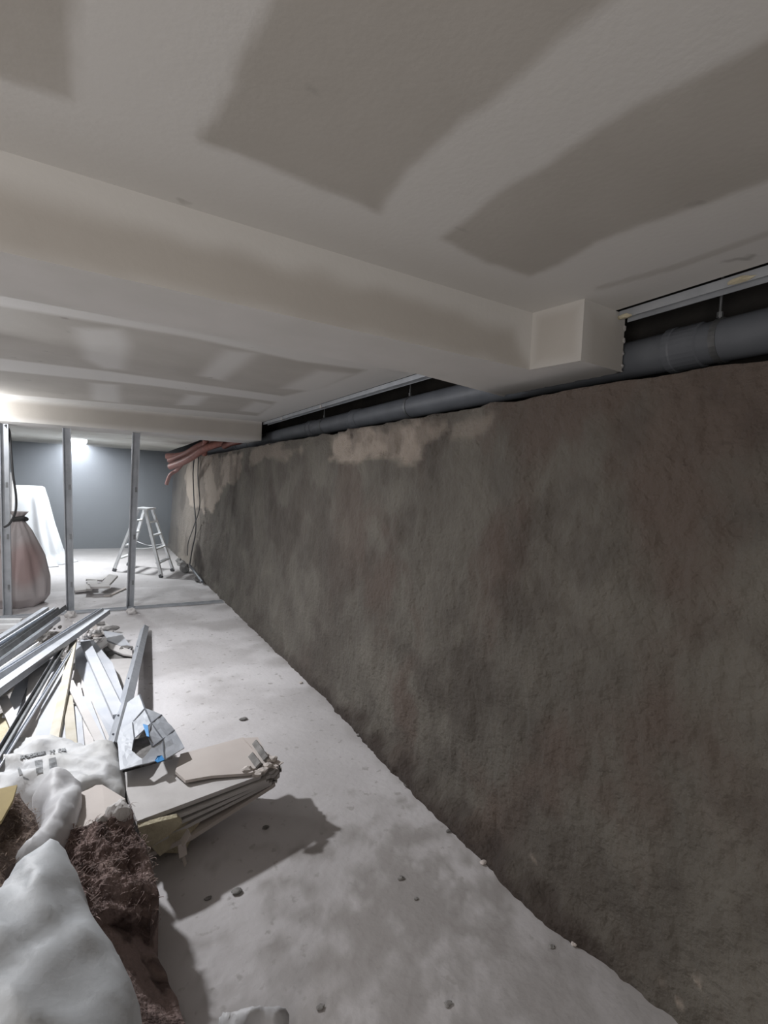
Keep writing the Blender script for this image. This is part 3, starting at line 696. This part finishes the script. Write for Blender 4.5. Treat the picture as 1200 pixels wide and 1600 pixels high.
# white plasterboard strips
SGp = 'plasterboard strips fanned on the scrap pile'
def strip(a, b, w, m, lab, th=.013, tilt=0.0, name='board_strip', cat='board strip', grp=SGp):
    lift = .05 if a[2] < .235 and grp == SGp else 0
    A, B = P(*a[:2], z=a[2]+lift), P(*b[:2], z=b[2]+lift); bm = bmesh.new(); d, s, u = frame(A, B)
    up = (u+s*tilt).normalized(); bar(bm, A, B, w, th, up)
    for v in bm.verts: v.co += .004*Vector((noise.noise(v.co*9), noise.noise(v.co*9+Vector((3, 0, 0))), 0))
    return tag(obj(name, bm, m), lab, cat, grp)
strips = [
    ((58, 1042, .24), (30, 1132, .22), .10, M_GYPB, 'bluish white strip left of the pale yellow edged one'),
    ((62, 1036, .28), (54, 1160, .26), .12, M_GYP, 'broad bright white strip with a pale yellow edge'),
    ((92, 1035, .28), (70, 1160, .27), .10, M_GYPB, 'broad bluish strip reaching down from under the dark angle'),
    ((115, 1002, .34), (84, 1158, .28), .055, M_WOOD, 'long cream timber-like strip tilted on edge in the middle of the fan'),
    ((96, 1100, .22), (88, 1163, .22), .035, M_GYP, 'short white strip just right of the cream one'),
    ((102, 1095, .22), (97, 1165, .21), .04, M_GYPB, 'short bluish strip third right of the cream one'),
    ((106, 1088, .23), (113, 1166, .22), .05, M_WOOD, 'cream strip with a dark gap on its right side'),
    ((118, 1105, .20), (124, 1168, .21), .05, M_GYPB, 'pale grey strip right of the dark gap'),
    ((122, 1115, .19), (140, 1172, .20), .06, M_GYP, 'warm white strip hidden partly by the long crossing one'),
    ((108, 1065, .30), (162, 1170, .25), .045, M_GYP, 'narrow white strip crossing the lower right of the fan'),
    ((74, 1040, .22), (40, 1150, .20), .09, M_GYP, 'wide white strip half hidden behind the pale yellow edged one'),
    ((86, 1030, .20), (62, 1165, .19), .08, M_GYPB, 'low bluish strip seen in the gap right of the yellow edged one'),
    ((104, 1050, .20), (76, 1165, .20), .08, M_GYP, 'low white strip under the cream tilted one'),
    ((112, 1070, .17), (130, 1168, .17), .10, M_GYP, 'low broad white strip filling the lower middle of the fan'),
    ((44, 1046, .20), (14, 1120, .20), .07, M_GYPB, 'leftmost bluish strip below the steel bundle'),
    ((128, 1090, .17), (156, 1170, .17), .08, M_GYPB, 'low bluish strip in the lower right corner of the fan'),
    ((4, 1090, .22), (24, 1135, .22), .05, M_GYP, 'short white strip at the left edge pointing down right'),
]
for i, (a, b, w, m, lab) in enumerate(strips): strip(a, b, w, m, lab, tilt=(.5 if i == 3 else .12*math.sin(i*1.7)))
strip((32, 1000, .28), (8, 1030, .28), .05, M_CREAM, 'short cream strip between the two steel bundles')
strip((78, 980, .28), (58, 994, .28), .05, M_GYP, 'short white strip behind the lower steel bundle')
plate('scrap_board', [(-30, 1128, .22), (8, 1112, .24), (24, 1134, .24), (22, 1150, .24), (0, 1190, .26), (-40, 1190, .26)], .02, M_CREAM, 'cream board piece at the left edge under the dark angle', 'board')
for i, (pts, lab, m) in enumerate((
    ([(12, 1066, .26), (26, 1046, .28), (33, 1052, .28), (27, 1066, .26), (10, 1078, .25)], 'beige broken chip at the left under the steel bundle', M_PINK),
    ([(27, 1066, .25), (34, 1050, .26), (40, 1058, .26), (30, 1072, .25)], 'cream broken chip touching the beige one at the left', M_CREAM),
    ([(16, 1090, .24), (36, 1080, .24), (36, 1090, .24), (24, 1096, .24), (18, 1100, .24)], 'pale curved chip lying in the dark gap at the left', M_GYP),
    ([(16, 1098, .20), (34, 1094, .2), (34, 1112, .2), (24, 1126, .2)], 'wide cream chip beneath the pale curved one', M_PINK))):
    plate('board_chip', pts, .02, m, lab, 'board chip', 'broken chips at the left of the pile')
# wide boards with raised ribs
plate('scrap_board', [(117, 998, .16), (146, 1000, .16), (176, 1036, .15), (196, 1092, .14), (182, 1145, .14), (172, 1166, .16), (150, 1108, .16), (118, 1048, .16)], .02, M_GYPB, 'wide bluish white board under the leaning steel track', 'board')
plate('scrap_board', [(110, 1040, .185), (121, 1046, .185), (150, 1108, .185), (176, 1162, .185), (160, 1168, .185), (128, 1100, .185), (106, 1058, .185)], .016, M_GYP, 'long warm white board lying on the wide bluish board', 'board')
strip((133, 1004, .18), (186, 1118, .17), .07, M_GYPB, 'raised bluish strip along the wide bluish board', th=.025)
# broken plates beyond the boards
BG = 'broken board pieces behind the wide board'
for pts, lab, m in (
    ([(136, 985, .04), (150, 974, .04), (162, 978, .04), (160, 990, .04), (148, 994, .04), (137, 992, .04)], 'pinkish broken piece furthest back near the steel tips', M_PINK),
    ([(150, 976, .05), (165, 972, .05), (178, 984, .06), (172, 992, .06), (160, 988, .06)], 'rounded pale broken piece in the middle of the heap', M_GYP),
    ([(145, 996, .10), (166, 996, .12), (168, 1005, .12), (154, 1015, .1), (148, 1008, .1)], 'white folded piece standing up beside the wide board', M_GYP),
    ([(163, 1003, .09), (184, 1008, .09), (206, 1016, .10), (207, 1024, .07), (192, 1022, .07), (172, 1014, .07)], 'curled pale strip over the dark hollow', M_GYP),
    ([(162, 985, .06), (190, 990, .07), (205, 1010, .08), (204, 1014, .08), (184, 1007, .08), (166, 999, .08)], 'broad dusty piece behind the curled strip', M_GYPB),
    ([(160, 1008, .03), (206, 1020, .03), (206, 1030, .02), (172, 1033, .02)], 'dark underside piece beneath the curled strip', M_GREY),
    ([(172, 1030, .03), (206, 1028, .03), (200, 1062, .03), (192, 1078, .03), (182, 1050, .03)], 'flat warm white sheet between dark piece and track', M_GYP)):
    plate('broken_board', pts, .018, m, lab, 'broken board', BG)
for i, (px, py) in enumerate(((158, 977), (176, 985), (168, 986), (152, 990), (133, 988), (128, 995), (196, 1017))):
    c = P(px, py, z=.05); chunk(c, random.uniform(.03, .05), M_GREY, 'dark_rubble', 'small dark rubble lump among the broken board pieces', 'rubble', 'dark lumps among the broken boards', (1.4, 1, .6), i)

# long leaning track
t = thing('leaning_track', 'long galvanised track leaning over the pile, right of the wide board', 'steel profile')
A, B = P(226, 982, z=.04), P(178, 1172, z=.27)
bm = bmesh.new(); extr(bm, A, B, usec(.075, .055, .003), Vector((.75, .35, -.55)).normalized()); obj('web', bm, M_GALV, t)
for q in (.3, .62, .86, .95):
    bm = bmesh.new(); c = A.lerp(B, q)+Vector((-.02, -.02, .035)); bmesh.ops.create_icosphere(bm, subdivisions=1, radius=.007, matrix=Matrix.Translation(c)); obj('screw_hole', bm, M_LINE, t)

# ---- faceted silver insulation bag with hexagon seams and blue marks
t = thing('foil_facing_sheet', 'crumpled silver sheet with dark hexagon seams and blue marks', 'insulation sheet')
FP = {'a': (200, 1098, .38), 'b': (218, 1086, .42), 'c': (226, 1108, .41), 'd': (207, 1130, .39), 'e': (188, 1142, .36), 'f': (184, 1160, .34), 'g': (188, 1204, .33),
      'h': (222, 1196, .34), 'i': (257, 1188, .33), 'j': (288, 1170, .33), 'k': (272, 1142, .34), 'l': (252, 1118, .37), 'm': (236, 1131, .40), 'n': (210, 1156, .37), 'o': (231, 1150, .40),
      'p': (222, 1188, .35), 'q': (254, 1156, .37), 's': (206, 1174, .35), 'r': (238, 1168, .37)}
FV = {k: P(v[0], v[1], z=v[2]) for k, v in FP.items()}
faces = ['abcd', 'adne', 'enf', 'fnsg', 'gsph'.replace('h', ''), 'dcmon'.replace('o', ''), 'clm', 'mlkq', 'moq'.replace('o', 'o'), 'orq', 'rqi', 'qkji', 'rip', 'gph', 'phi']
bm = bmesh.new(); bv = {k: bm.verts.new(v) for k, v in FV.items()}
for f in faces:
    try: bm.faces.new([bv[c] for c in f])
    except Exception: pass
bmesh.ops.triangulate(bm, faces=bm.faces[:]); bmesh.ops.subdivide_edges(bm, edges=bm.edges[:], cuts=3, use_grid_fill=True)
for v in bm.verts: v.co += Vector((0, 0, .006*noise.noise(v.co*18)))
sh = obj('sheet', bm, M_FOIL, t); md = sh.modifiers.new('thick', 'SOLIDIFY'); md.thickness = .006; md.offset = -1
bm = bmesh.new()
for a, b in ('cd', 'bc', 'cm', 'ml', 'mq', 'kq', 'rq', 'qi', 'or', 'dn', 'mo'):
    A, B = FV[a]+Vector((0, -.004, .006)), FV[b]+Vector((0, -.004, .006)); bar(bm, A, B, .006, .004)
obj('seam', bm, M_LINE, t)
def dec(pts, m, name, par, lift=.012, th=.004):
    bm = bmesh.new(); slab(bm, [P(a, b, z=c+lift) for a, b, c in pts], th); return obj(name, bm, m, par)
dec([(223, 1131, .395), (231, 1133, .40), (233, 1151, .40), (229, 1150, .395)], M_BLUE, 'blue_mark', t)
dec([(246, 1181, .345), (253, 1180, .34), (257, 1187, .335), (246, 1191, .335), (242, 1188, .335)], M_BLUE, 'blue_mark', t)
bm = bmesh.new(); slab(bm, [P(a, b, z=.33) for a, b in ((208, 1156), (232, 1150), (240, 1166), (226, 1188), (220, 1192), (210, 1176))], .02); obj('torn_hole', bm, M_GREY, t)
mound('sheet_support', [(194, 1120, .16), (220, 1105, .18), (262, 1150, .18), (270, 1170, .2), (225, 1185, .25), (192, 1180, .25)], M_RUBBLE, bulge=.06, step=.04, amp=.03, parent=t, smooth=False)

# ---- fanned plasterboard stack
STG = 'fanned plasterboard offcuts beside the foil sheet'
ZS = 0.8
def sheet(pts, lab, m=M_GYP, th=.013, jag=None, name='plasterboard_offcut', group=STG, cat='plasterboard'):
    q = []
    for i, a in enumerate(pts):
        q.append(P(*a[:2], z=a[2]*ZS))
        if jag and i in jag:
            b = pts[(i+1) % len(pts)]; n = 9
            for j in range(1, n):
                s = j/n; k = (a[0]+(b[0]-a[0])*s+random.uniform(-5, 5), a[1]+(b[1]-a[1])*s+random.uniform(-3, 3), a[2]+(b[2]-a[2])*s); q.append(P(k[0], k[1], z=k[2]*ZS))
    bm = bmesh.new(); c = sum(q, Vector())/len(q); n_ = Vector()
    for i in range(len(q)): n_ += (q[i]-c).cross(q[(i+1) % len(q)]-c)
    n_.normalize(); n_ = n_ if n_.z > 0 else -n_
    tv = [bm.verts.new(v) for v in q]; lv = [bm.verts.new(v-n_*th) for v in q]
    f1 = bm.faces.new(tv); f2 = bm.faces.new(lv[::-1]); k = len(q)
    for i in range(k): bm.faces.new((tv[i], lv[i], lv[(i+1) % k], tv[(i+1) % k]))
    bmesh.ops.triangulate(bm, faces=[f1, f2])
    return tag(obj(name, bm, m), lab, cat, group)
sheet([(232, 1334, .10), (300, 1306, .12), (426, 1226, .20), (440, 1200, .20), (300, 1200, .16), (224, 1250, .12)], 'lowest sheet of the fanned plasterboard stack, resting near the floor', M_PINK, .02, jag=(2,))
sheet([(228, 1322, .17), (424, 1222, .235), (440, 1196, .235), (300, 1195, .2), (220, 1250, .17)], 'second lowest sheet of the fanned stack, with a cream broken end', M_GYP, .016, jag=(1,))
sheet([(223, 1310, .23), (420, 1220, .265), (438, 1193, .265), (300, 1190, .24), (214, 1250, .22)], 'third sheet from the floor of the fanned stack', M_GYP, .016, jag=(1,))
sheet([(219, 1298, .28), (416, 1218, .29), (436, 1190, .29), (300, 1186, .28), (205, 1240, .28)], 'second sheet from the top of the fanned stack', M_GYP, .016, jag=(1,))
sheet([(214, 1283, .34), (408, 1211, .32), (425, 1180, .32), (290, 1180, .33), (190, 1208, .34), (200, 1245, .34)], 'topmost white sheet of the fanned stack, torn at its right end', M_GYP, .02, jag=(1,))
sheet([(274, 1205, .365), (282, 1178, .36), (380, 1152, .345), (394, 1160, .345), (410, 1186, .345), (388, 1208, .345), (330, 1212, .355), (290, 1219, .365)], 'beige paper-faced board piece lying on top of the fanned stack', M_PINK, .014, jag=(3, 4))
sheet([(380, 1153, .36), (403, 1152, .36), (412, 1170, .36), (420, 1186, .35), (440, 1190, .34), (428, 1200, .34), (408, 1192, .35), (394, 1168, .36)], 'torn pinkish paper flap at the right end of the stack', M_PINK, .004, jag=(2, 4))
for i, (a, b, lab) in enumerate((((398, 1160, .30), (416, 1186, .295), 'upper grey torn curl at the broken end of the stack'), ((392, 1180, .295), (404, 1196, .29), 'lower grey torn curl at the broken end of the stack'))):
    strip(a, b, .03, M_GREY, lab, tilt=.9, name='torn_paper', cat='torn paper', grp='torn paper curls on the stack')
for i, (px, py, z) in enumerate(((410, 1208, .33), (418, 1200, .33), (402, 1214, .33), (425, 1190, .34), (386, 1206, .36))):
    chunk(P(px, py, z=z*.8), .022, M_PINK, 'gypsum_crumb', ('rounded crumb just below the torn curls', 'crumb at the middle of the torn stack end', 'crumb lowest on the torn front edge of the stack', 'crumb nearest the right tip of the stack', 'crumb beside the beige board on the stack')[i], 'crumb', 'crumbs on the torn end of the stack', (1.2, 1, .6), i+20)
# cream broken core pieces exposed at the left end
plate('core_block', [(215, 1287, .262), (250, 1277, .26), (276, 1271, .25), (284, 1280, .215), (262, 1300, .17), (234, 1318, .13), (222, 1311, .17)], .02, M_CREAM, 'yellowish cream insulation piece showing in the left end of the stack', 'insulation block')
chunk(P(262, 1334, z=0), .10, M_CREAM, 'core_block', 'dull brownish cream block under the lowest sheet of the stack', 'insulation block', None, (1.2, .8, 1.2), 5)
# torn paper tongue hanging under the stack
bm = bmesh.new()
w_ = [P(a, b, z=c) for a, b, c in ((296, 1300, .16), (284, 1318, .12), (286, 1338, .07), (290, 1352, .03))]
for a, b, s in zip(w_, w_[1:], (.05, .035, .02)): bar(bm, a, b, s, .005)
tag(obj('paper_tongue', bm, M_PINK), 'torn paper tongue hanging from the underside of the fanned stack', 'torn paper')

# ---- plastic bags and sacks
def rid(ax, ay, f, k, ph=0): return lambda x, y: k*math.sin((x*ax+y*ay)*f+ph+2*noise.noise(Vector((x*4, y*4, 0))))
t = thing('printed_plastic_bag', 'crumpled printed plastic bag lying between the white strips and the wool', 'plastic bag')
mound('bag_film', [(-60, 1185, .24), (18, 1162, .26), (36, 1156, .27), (110, 1158, .27), (150, 1172, .28), (160, 1162, .30), (176, 1158, .32), (184, 1172, .31), (190, 1196, .30), (196, 1236, .28), (190, 1256, .26), (150, 1244, .28), (100, 1250, .30), (34, 1244, .28), (-60, 1260, .26)],
      M_PBAG, z0=.1, bulge=.05, R=.12, step=.02, amp=.035, nsc=7, fold=lambda x, y: .012*math.sin((x*.6+y)*38+3*noise.noise(Vector((x*5, y*5, 0)))), parent=t)
bagf = bpy.data.objects['bag_film']
bpy.context.view_layer.update()
from mathutils.bvhtree import BVHTree
bvh = BVHTree.FromPolygons([v.co for v in bagf.data.vertices], [p.vertices[:] for p in bagf.data.polygons])
def on_bag(px, py):
    r = ray(px, py).normalized(); h = bvh.ray_cast(Vector((0, 0, CAMZ)), r)
    return (h[0] if h[0] is not None else P(px, py, z=.3))+Vector((0, 0, .004))
def patch(poly, m, name, par, n=5):
    """thin print patch laid over the bag surface"""
    bm = bmesh.new(); g = []
    for j in range(n+1):
        row = []
        for i in range(n+1):
            u, v = i/n, j/n
            a = (poly[0][0]*(1-u)+poly[1][0]*u, poly[0][1]*(1-u)+poly[1][1]*u); b = (poly[3][0]*(1-u)+poly[2][0]*u, poly[3][1]*(1-u)+poly[2][1]*u)
            row.append(bm.verts.new(on_bag(a[0]*(1-v)+b[0]*v, a[1]*(1-v)+b[1]*v)))
        g.append(row)
    for j in range(n):
        for i in range(n): bm.faces.new((g[j][i], g[j][i+1], g[j+1][i+1], g[j+1][i]))
    return obj(name, bm, m, par)
patch([(54, 1190), (66, 1188), (67, 1208), (57, 1210)], M_INK, 'printed_square', t)
patch([(76, 1187), (87, 1184), (90, 1203), (78, 1206)], M_INK, 'printed_square', t)
# row of faded capital letters
SEG = {'A': [(0, 1, .5, 0), (.5, 0, 1, 1), (.25, .6, .75, .6)], 'E': [(0, 0, 0, 1), (0, 0, 1, 0), (0, .5, .8, .5), (0, 1, 1, 1)], 'S': [(1, 0, 0, 0), (0, 0, 0, .5), (0, .5, 1, .5), (1, .5, 1, 1), (1, 1, 0, 1)],
       'O': [(0, 0, 1, 0), (1, 0, 1, 1), (1, 1, 0, 1), (0, 1, 0, 0)], 'R': [(0, 1, 0, 0), (0, 0, 1, 0), (1, 0, 1, .5), (1, .5, 0, .5), (.4, .5, 1, 1)], 'D': [(0, 0, 0, 1), (0, 0, .8, .1), (.8, .1, 1, .5), (1, .5, .8, .9), (.8, .9, 0, 1)],
       'U': [(0, 0, 0, 1), (0, 1, 1, 1), (1, 1, 1, 0)], 'P': [(0, 1, 0, 0), (0, 0, 1, 0), (1, 0, 1, .5), (1, .5, 0, .5)], 'C': [(1, 0, 0, 0), (0, 0, 0, 1), (0, 1, 1, 1)], 'L': [(0, 0, 0, 1), (0, 1, 1, 1)], 'T': [(0, 0, 1, 0), (.5, 0, .5, 1)], 'I': [(.5, 0, .5, 1)], 'N': [(0, 1, 0, 0), (0, 0, 1, 1), (1, 1, 1, 0)]}
def lettering(word, x0, y0, dx, dy, w, h):
    bm = bmesh.new(); i = 0
    for ch in word:
        if ch != ' ':
            for a, b, c, d in SEG[ch]:
                p = on_bag(x0+i*dx+a*w, y0+i*dy+b*h); q = on_bag(x0+i*dx+c*w, y0+i*dy+d*h)
                if .001 < (q-p).length < .1: bar(bm, p, q, .007, .002)
        i += 1
    obj('lettering', bm, M_INK, t)
lettering('RESISTENTE', 33, 1182, 3.9, -.75, 2.6, 4.5)
lettering('DE CAL', 78, 1174, 4.6, -.8, 3.0, 4.5)
patch([(27, 1201), (31, 1200), (36, 1211), (30, 1212)], M_INK, 'printed_square', t)
patch([(35, 1214), (44, 1218), (46, 1221), (37, 1219)], M_INK, 'printed_square', t)

# grey board under the wool edge, with crumbled white end
plate('grey_board', [(118, 1228, .30), (160, 1226, .33), (196, 1248, .34), (165, 1270, .34), (150, 1286, .33), (112, 1296, .32), (96, 1270, .3)], .02, M_PINK, 'grey beige board showing between the thin bag and the fanned stack', 'board')
for k, (ol, lab) in enumerate((([(164, 1266, .37), (176, 1260, .38), (190, 1250, .37), (200, 1254, .37), (207, 1264, .36), (206, 1272, .36), (192, 1279, .36), (178, 1281, .36), (168, 1276, .36)], 'rough white gypsum chunk on the top rim of the brown wool'),
        ([(145, 1287, .36), (156, 1280, .37), (166, 1276, .37), (169, 1282, .36), (160, 1289, .36), (147, 1294, .36)], 'smaller bright white gypsum chunk left of the rough one'))):
    g = mound('gypsum_block', ol, M_GYP, z0=.31, bulge=.025, R=.03, step=.007, amp=.022, nsc=22, smooth=False, rag=.012, seed=k+11)
    tag(g, lab, 'gypsum chunk', 'white chunks on the wool rim')

# thin white plastic twisting down between the wools
mound('thin_plastic_bag', [(78, 1206, .36), (104, 1206, .38), (126, 1222, .36), (128, 1246, .36), (118, 1272, .38), (100, 1300, .40), (84, 1318, .42), (66, 1340, .44), (34, 1352, .42), (20, 1348, .40), (48, 1318, .40), (64, 1290, .38), (66, 1262, .36), (50, 1246, .34), (58, 1230, .34)],
      M_BAG, z0=.12, bulge=.06, R=.1, step=.018, amp=.025, nsc=6, fold=lambda x, y: .018*math.sin((x-.35*y)*42+2*noise.noise(Vector((x*5, y*5, 0)))), smooth=True)
tag(bpy.data.objects['thin_plastic_bag'], 'thin white plastic bag twisted between the tan wool and the brown wool', 'plastic bag')

# tan wool with yellow facing, left edge
t = thing('tan_wool_batt', 'tan insulation batt with a yellow facing at the left edge', 'insulation')
mound('wool_body', [(-60, 1270, .46), (0, 1262, .46), (28, 1240, .44), (44, 1262, .42), (58, 1290, .40), (62, 1316, .40), (40, 1334, .40), (10, 1358, .42), (0, 1405, .40), (-80, 1440, .42)], M_WOOL2, z0=.05, bulge=.03, R=.1, step=.012, amp=.035, nsc=9, aniso=(2.2, 1, 1), parent=t, rag=.012, smooth=False)
plate_ = bmesh.new(); slab(plate_, [P(a, b, z=.525) for a, b in ((-60, 1246), (0, 1232), (27, 1226), (20, 1250), (2, 1282), (-60, 1310))], .012); obj('yellow_facing', plate_, M_KRAFT, t)

# brown wool, centre
t = thing('brown_wool_batt', 'dark brown mineral wool heap below the fanned plasterboard stack', 'insulation')
mound('wool_body', [(92, 1306, .33), (150, 1288, .34), (205, 1266, .34), (214, 1300, .32), (226, 1330, .30), (243, 1360, .27), (246, 1400, .24), (238, 1432, .22), (205, 1428, .27), (175, 1418, .30), (150, 1432, .32), (120, 1420, .33), (100, 1360, .33)],
      M_WOOL, z0=.0, bulge=.03, R=.14, step=.009, amp=.05, nsc=10, parent=t, rag=.02, smooth=False, seed=2)
def fibres(src, n, m, parent, L=.035, w=.0012, seed=1):
    rnd = random.Random(seed); me = src.data; vv = [v for v in me.vertices if v.co.z > .08]; bm = bmesh.new()
    for i in range(n):
        v = rnd.choice(vv); p = v.co+v.normal*.002; d = Vector((rnd.uniform(-1, 1), rnd.uniform(-1, 1), rnd.uniform(-.2, .5))).normalized()
        c = Vector((rnd.uniform(-1, 1), rnd.uniform(-1, 1), rnd.uniform(-1, .4)))*.6; l = L*rnd.uniform(.5, 1.5); ww = w*rnd.uniform(.6, 1.8); s_ = d.cross(Vector((0, 0, 1))).normalized()*ww; prev = None
        for k in range(5):
            t_ = k/4; q = p+d*l*t_+c*l*t_*t_+v.normal*.01*math.sin(math.pi*t_); a = bm.verts.new(q-s_*(1-t_*.7)); b = bm.verts.new(q+s_*(1-t_*.7))
            if prev: bm.faces.new((prev[0], prev[1], b, a))
            prev = (a, b)
    me2 = bpy.data.meshes.new('loose_fibres'); bm.to_mesh(me2); bm.free()
    tag(link('loose_fibres', me2, m, parent), kind='stuff')
M_FIB = mat('wool_fibre', (0.33, 0.25, 0.225), (0.16, 0.11, 0.10), 0.9, scale=9)
fibres(t.children[0], 650, M_FIB, t, L=.02)
fibres(bpy.data.objects['tan_wool_batt'].children[0], 450, mat('tan_fibre', (0.32, 0.25, 0.20), (0.2, 0.15, 0.12), 0.9, scale=9), bpy.data.objects['tan_wool_batt'], L=.024, seed=3)
# lower, darker slab of the same wool seen on its cut side
t = thing('lower_wool_batt', 'very dark brown wool slab on the floor beside the big white sack', 'insulation')
mound('wool_body', [(110, 1400, .25), (170, 1425, .22), (236, 1436, .14), (246, 1480, .10), (270, 1545, .08), (300, 1620, .06), (300, 1750, .06), (150, 1750, .2), (110, 1560, .25)], M_WOOL, z0=0, bulge=.03, R=.1, step=.014, amp=.03, nsc=7, parent=t, rag=.015, smooth=False, seed=5)

# big white sack in the foreground and its upper fold
def sackfold(x, y): return (.03*(1-abs(math.sin((x*1.0+y*.3)*11+2.2*noise.noise(Vector((x*2.5, y*2.5, 2))))))**2+.008*math.sin((x-y*.6)*34+4*noise.noise(Vector((x*4, y*4, 3))))+.016*(1-abs(noise.noise(Vector((x*7+y*3, y*4-x*2, 4)))))**5)*sstep(.9, 1.5, y)
mound('white_sack', [(-120, 1470, .50), (-10, 1412, .52), (22, 1370, .52), (66, 1336, .52), (88, 1326, .52), (104, 1338, .50), (122, 1370, .48), (134, 1400, .46), (143, 1432, .44), (160, 1462, .42), (184, 1492, .40), (204, 1530, .38), (218, 1570, .36), (228, 1640, .34), (230, 1800, .34), (-300, 1900, .5), (-500, 1600, .5)],
      M_SACK, z0=.0, bulge=.13, R=.22, step=.02, amp=.015, nsc=3, fold=sackfold, shrink=.05)
tag(bpy.data.objects['white_sack'], 'big plump white woven sack filling the lower left foreground', 'sack')

# crumpled clear wrap on the floor at the bottom edge
mound('crumpled_wrap', [(342, 1590, .03), (350, 1584, .05), (380, 1578, .07), (420, 1576, .07), (446, 1574, .05), (452, 1586, .04), (448, 1604, .03), (440, 1640, .02), (350, 1640, .02)], M_BAG, bulge=.04, R=.08, step=.01, amp=.05, nsc=14, smooth=True)
tag(bpy.data.objects['crumpled_wrap'], 'crumpled scrap of plastic wrap on the floor at the bottom edge', 'plastic wrap')

# small stones and flakes on the floor by the wall
FG = 'small stones along the foot of the right wall'
for i, (px, py, s) in enumerate(((636, 1228, .012), (755, 1350, .012), (700, 1300, .009), (817, 1385, .012), (832, 1395, .014), (905, 1472, .01), (800, 1368, .009), (470, 1068, .012), (560, 1150, .01), (870, 1443, .01))):
    c = P(px, py, z=0); c.x = min(c.x, 1.60); chunk((c.x, c.y, .0), s, M_PINK if i % 2 else M_GREY, 'small_stone', ('stone at the wall foot level with the plasterboard stack', 'beige stone at the wall foot below the stack', 'small dark stone at the wall foot, third from the ladder side', 'pale stone touching the dark earth strip', 'dark stone at the end of the dark earth strip', 'beige stone nearest the lower right corner', 'tiny grey stone beside the earth strip', 'beige pebble on the floor past the silver sheet', 'grey pebble on the floor right of the silver sheet', 'beige pebble near the lower wall foot')[i], 'stone', FG, (1.4, 1, .7), i+40)
EG = 'dark crumbs on the open floor'
for i, (px, py, s) in enumerate(((626, 1373, .011), (700, 1570, .01), (862, 1480, .009), (500, 1575, .01), (370, 1395, .016), (325, 1405, .01), (415, 1294, .012), (650, 1405, .007), (380, 1125, .02))):
    c = P(px, py, z=0); chunk((c.x, c.y, .0), s, M_GREY, 'floor_crumb', ('dark crumb in the middle of the grey floor patch', 'dark crumb at the bottom edge of the frame', 'dark crumb close to the lower wall foot', 'dark crumb right of the plastic wrap scrap', 'dark crumb on the lower edge of the pile shadow', 'small dark crumb in the pile shadow near the wool', 'dark crumb in the middle of the pile shadow', 'tiny dark crumb right of the grey floor patch', 'dark crumb on the floor right of the silver sheet')[i], 'crumb', EG, (1.5, 1, .4), i+60)
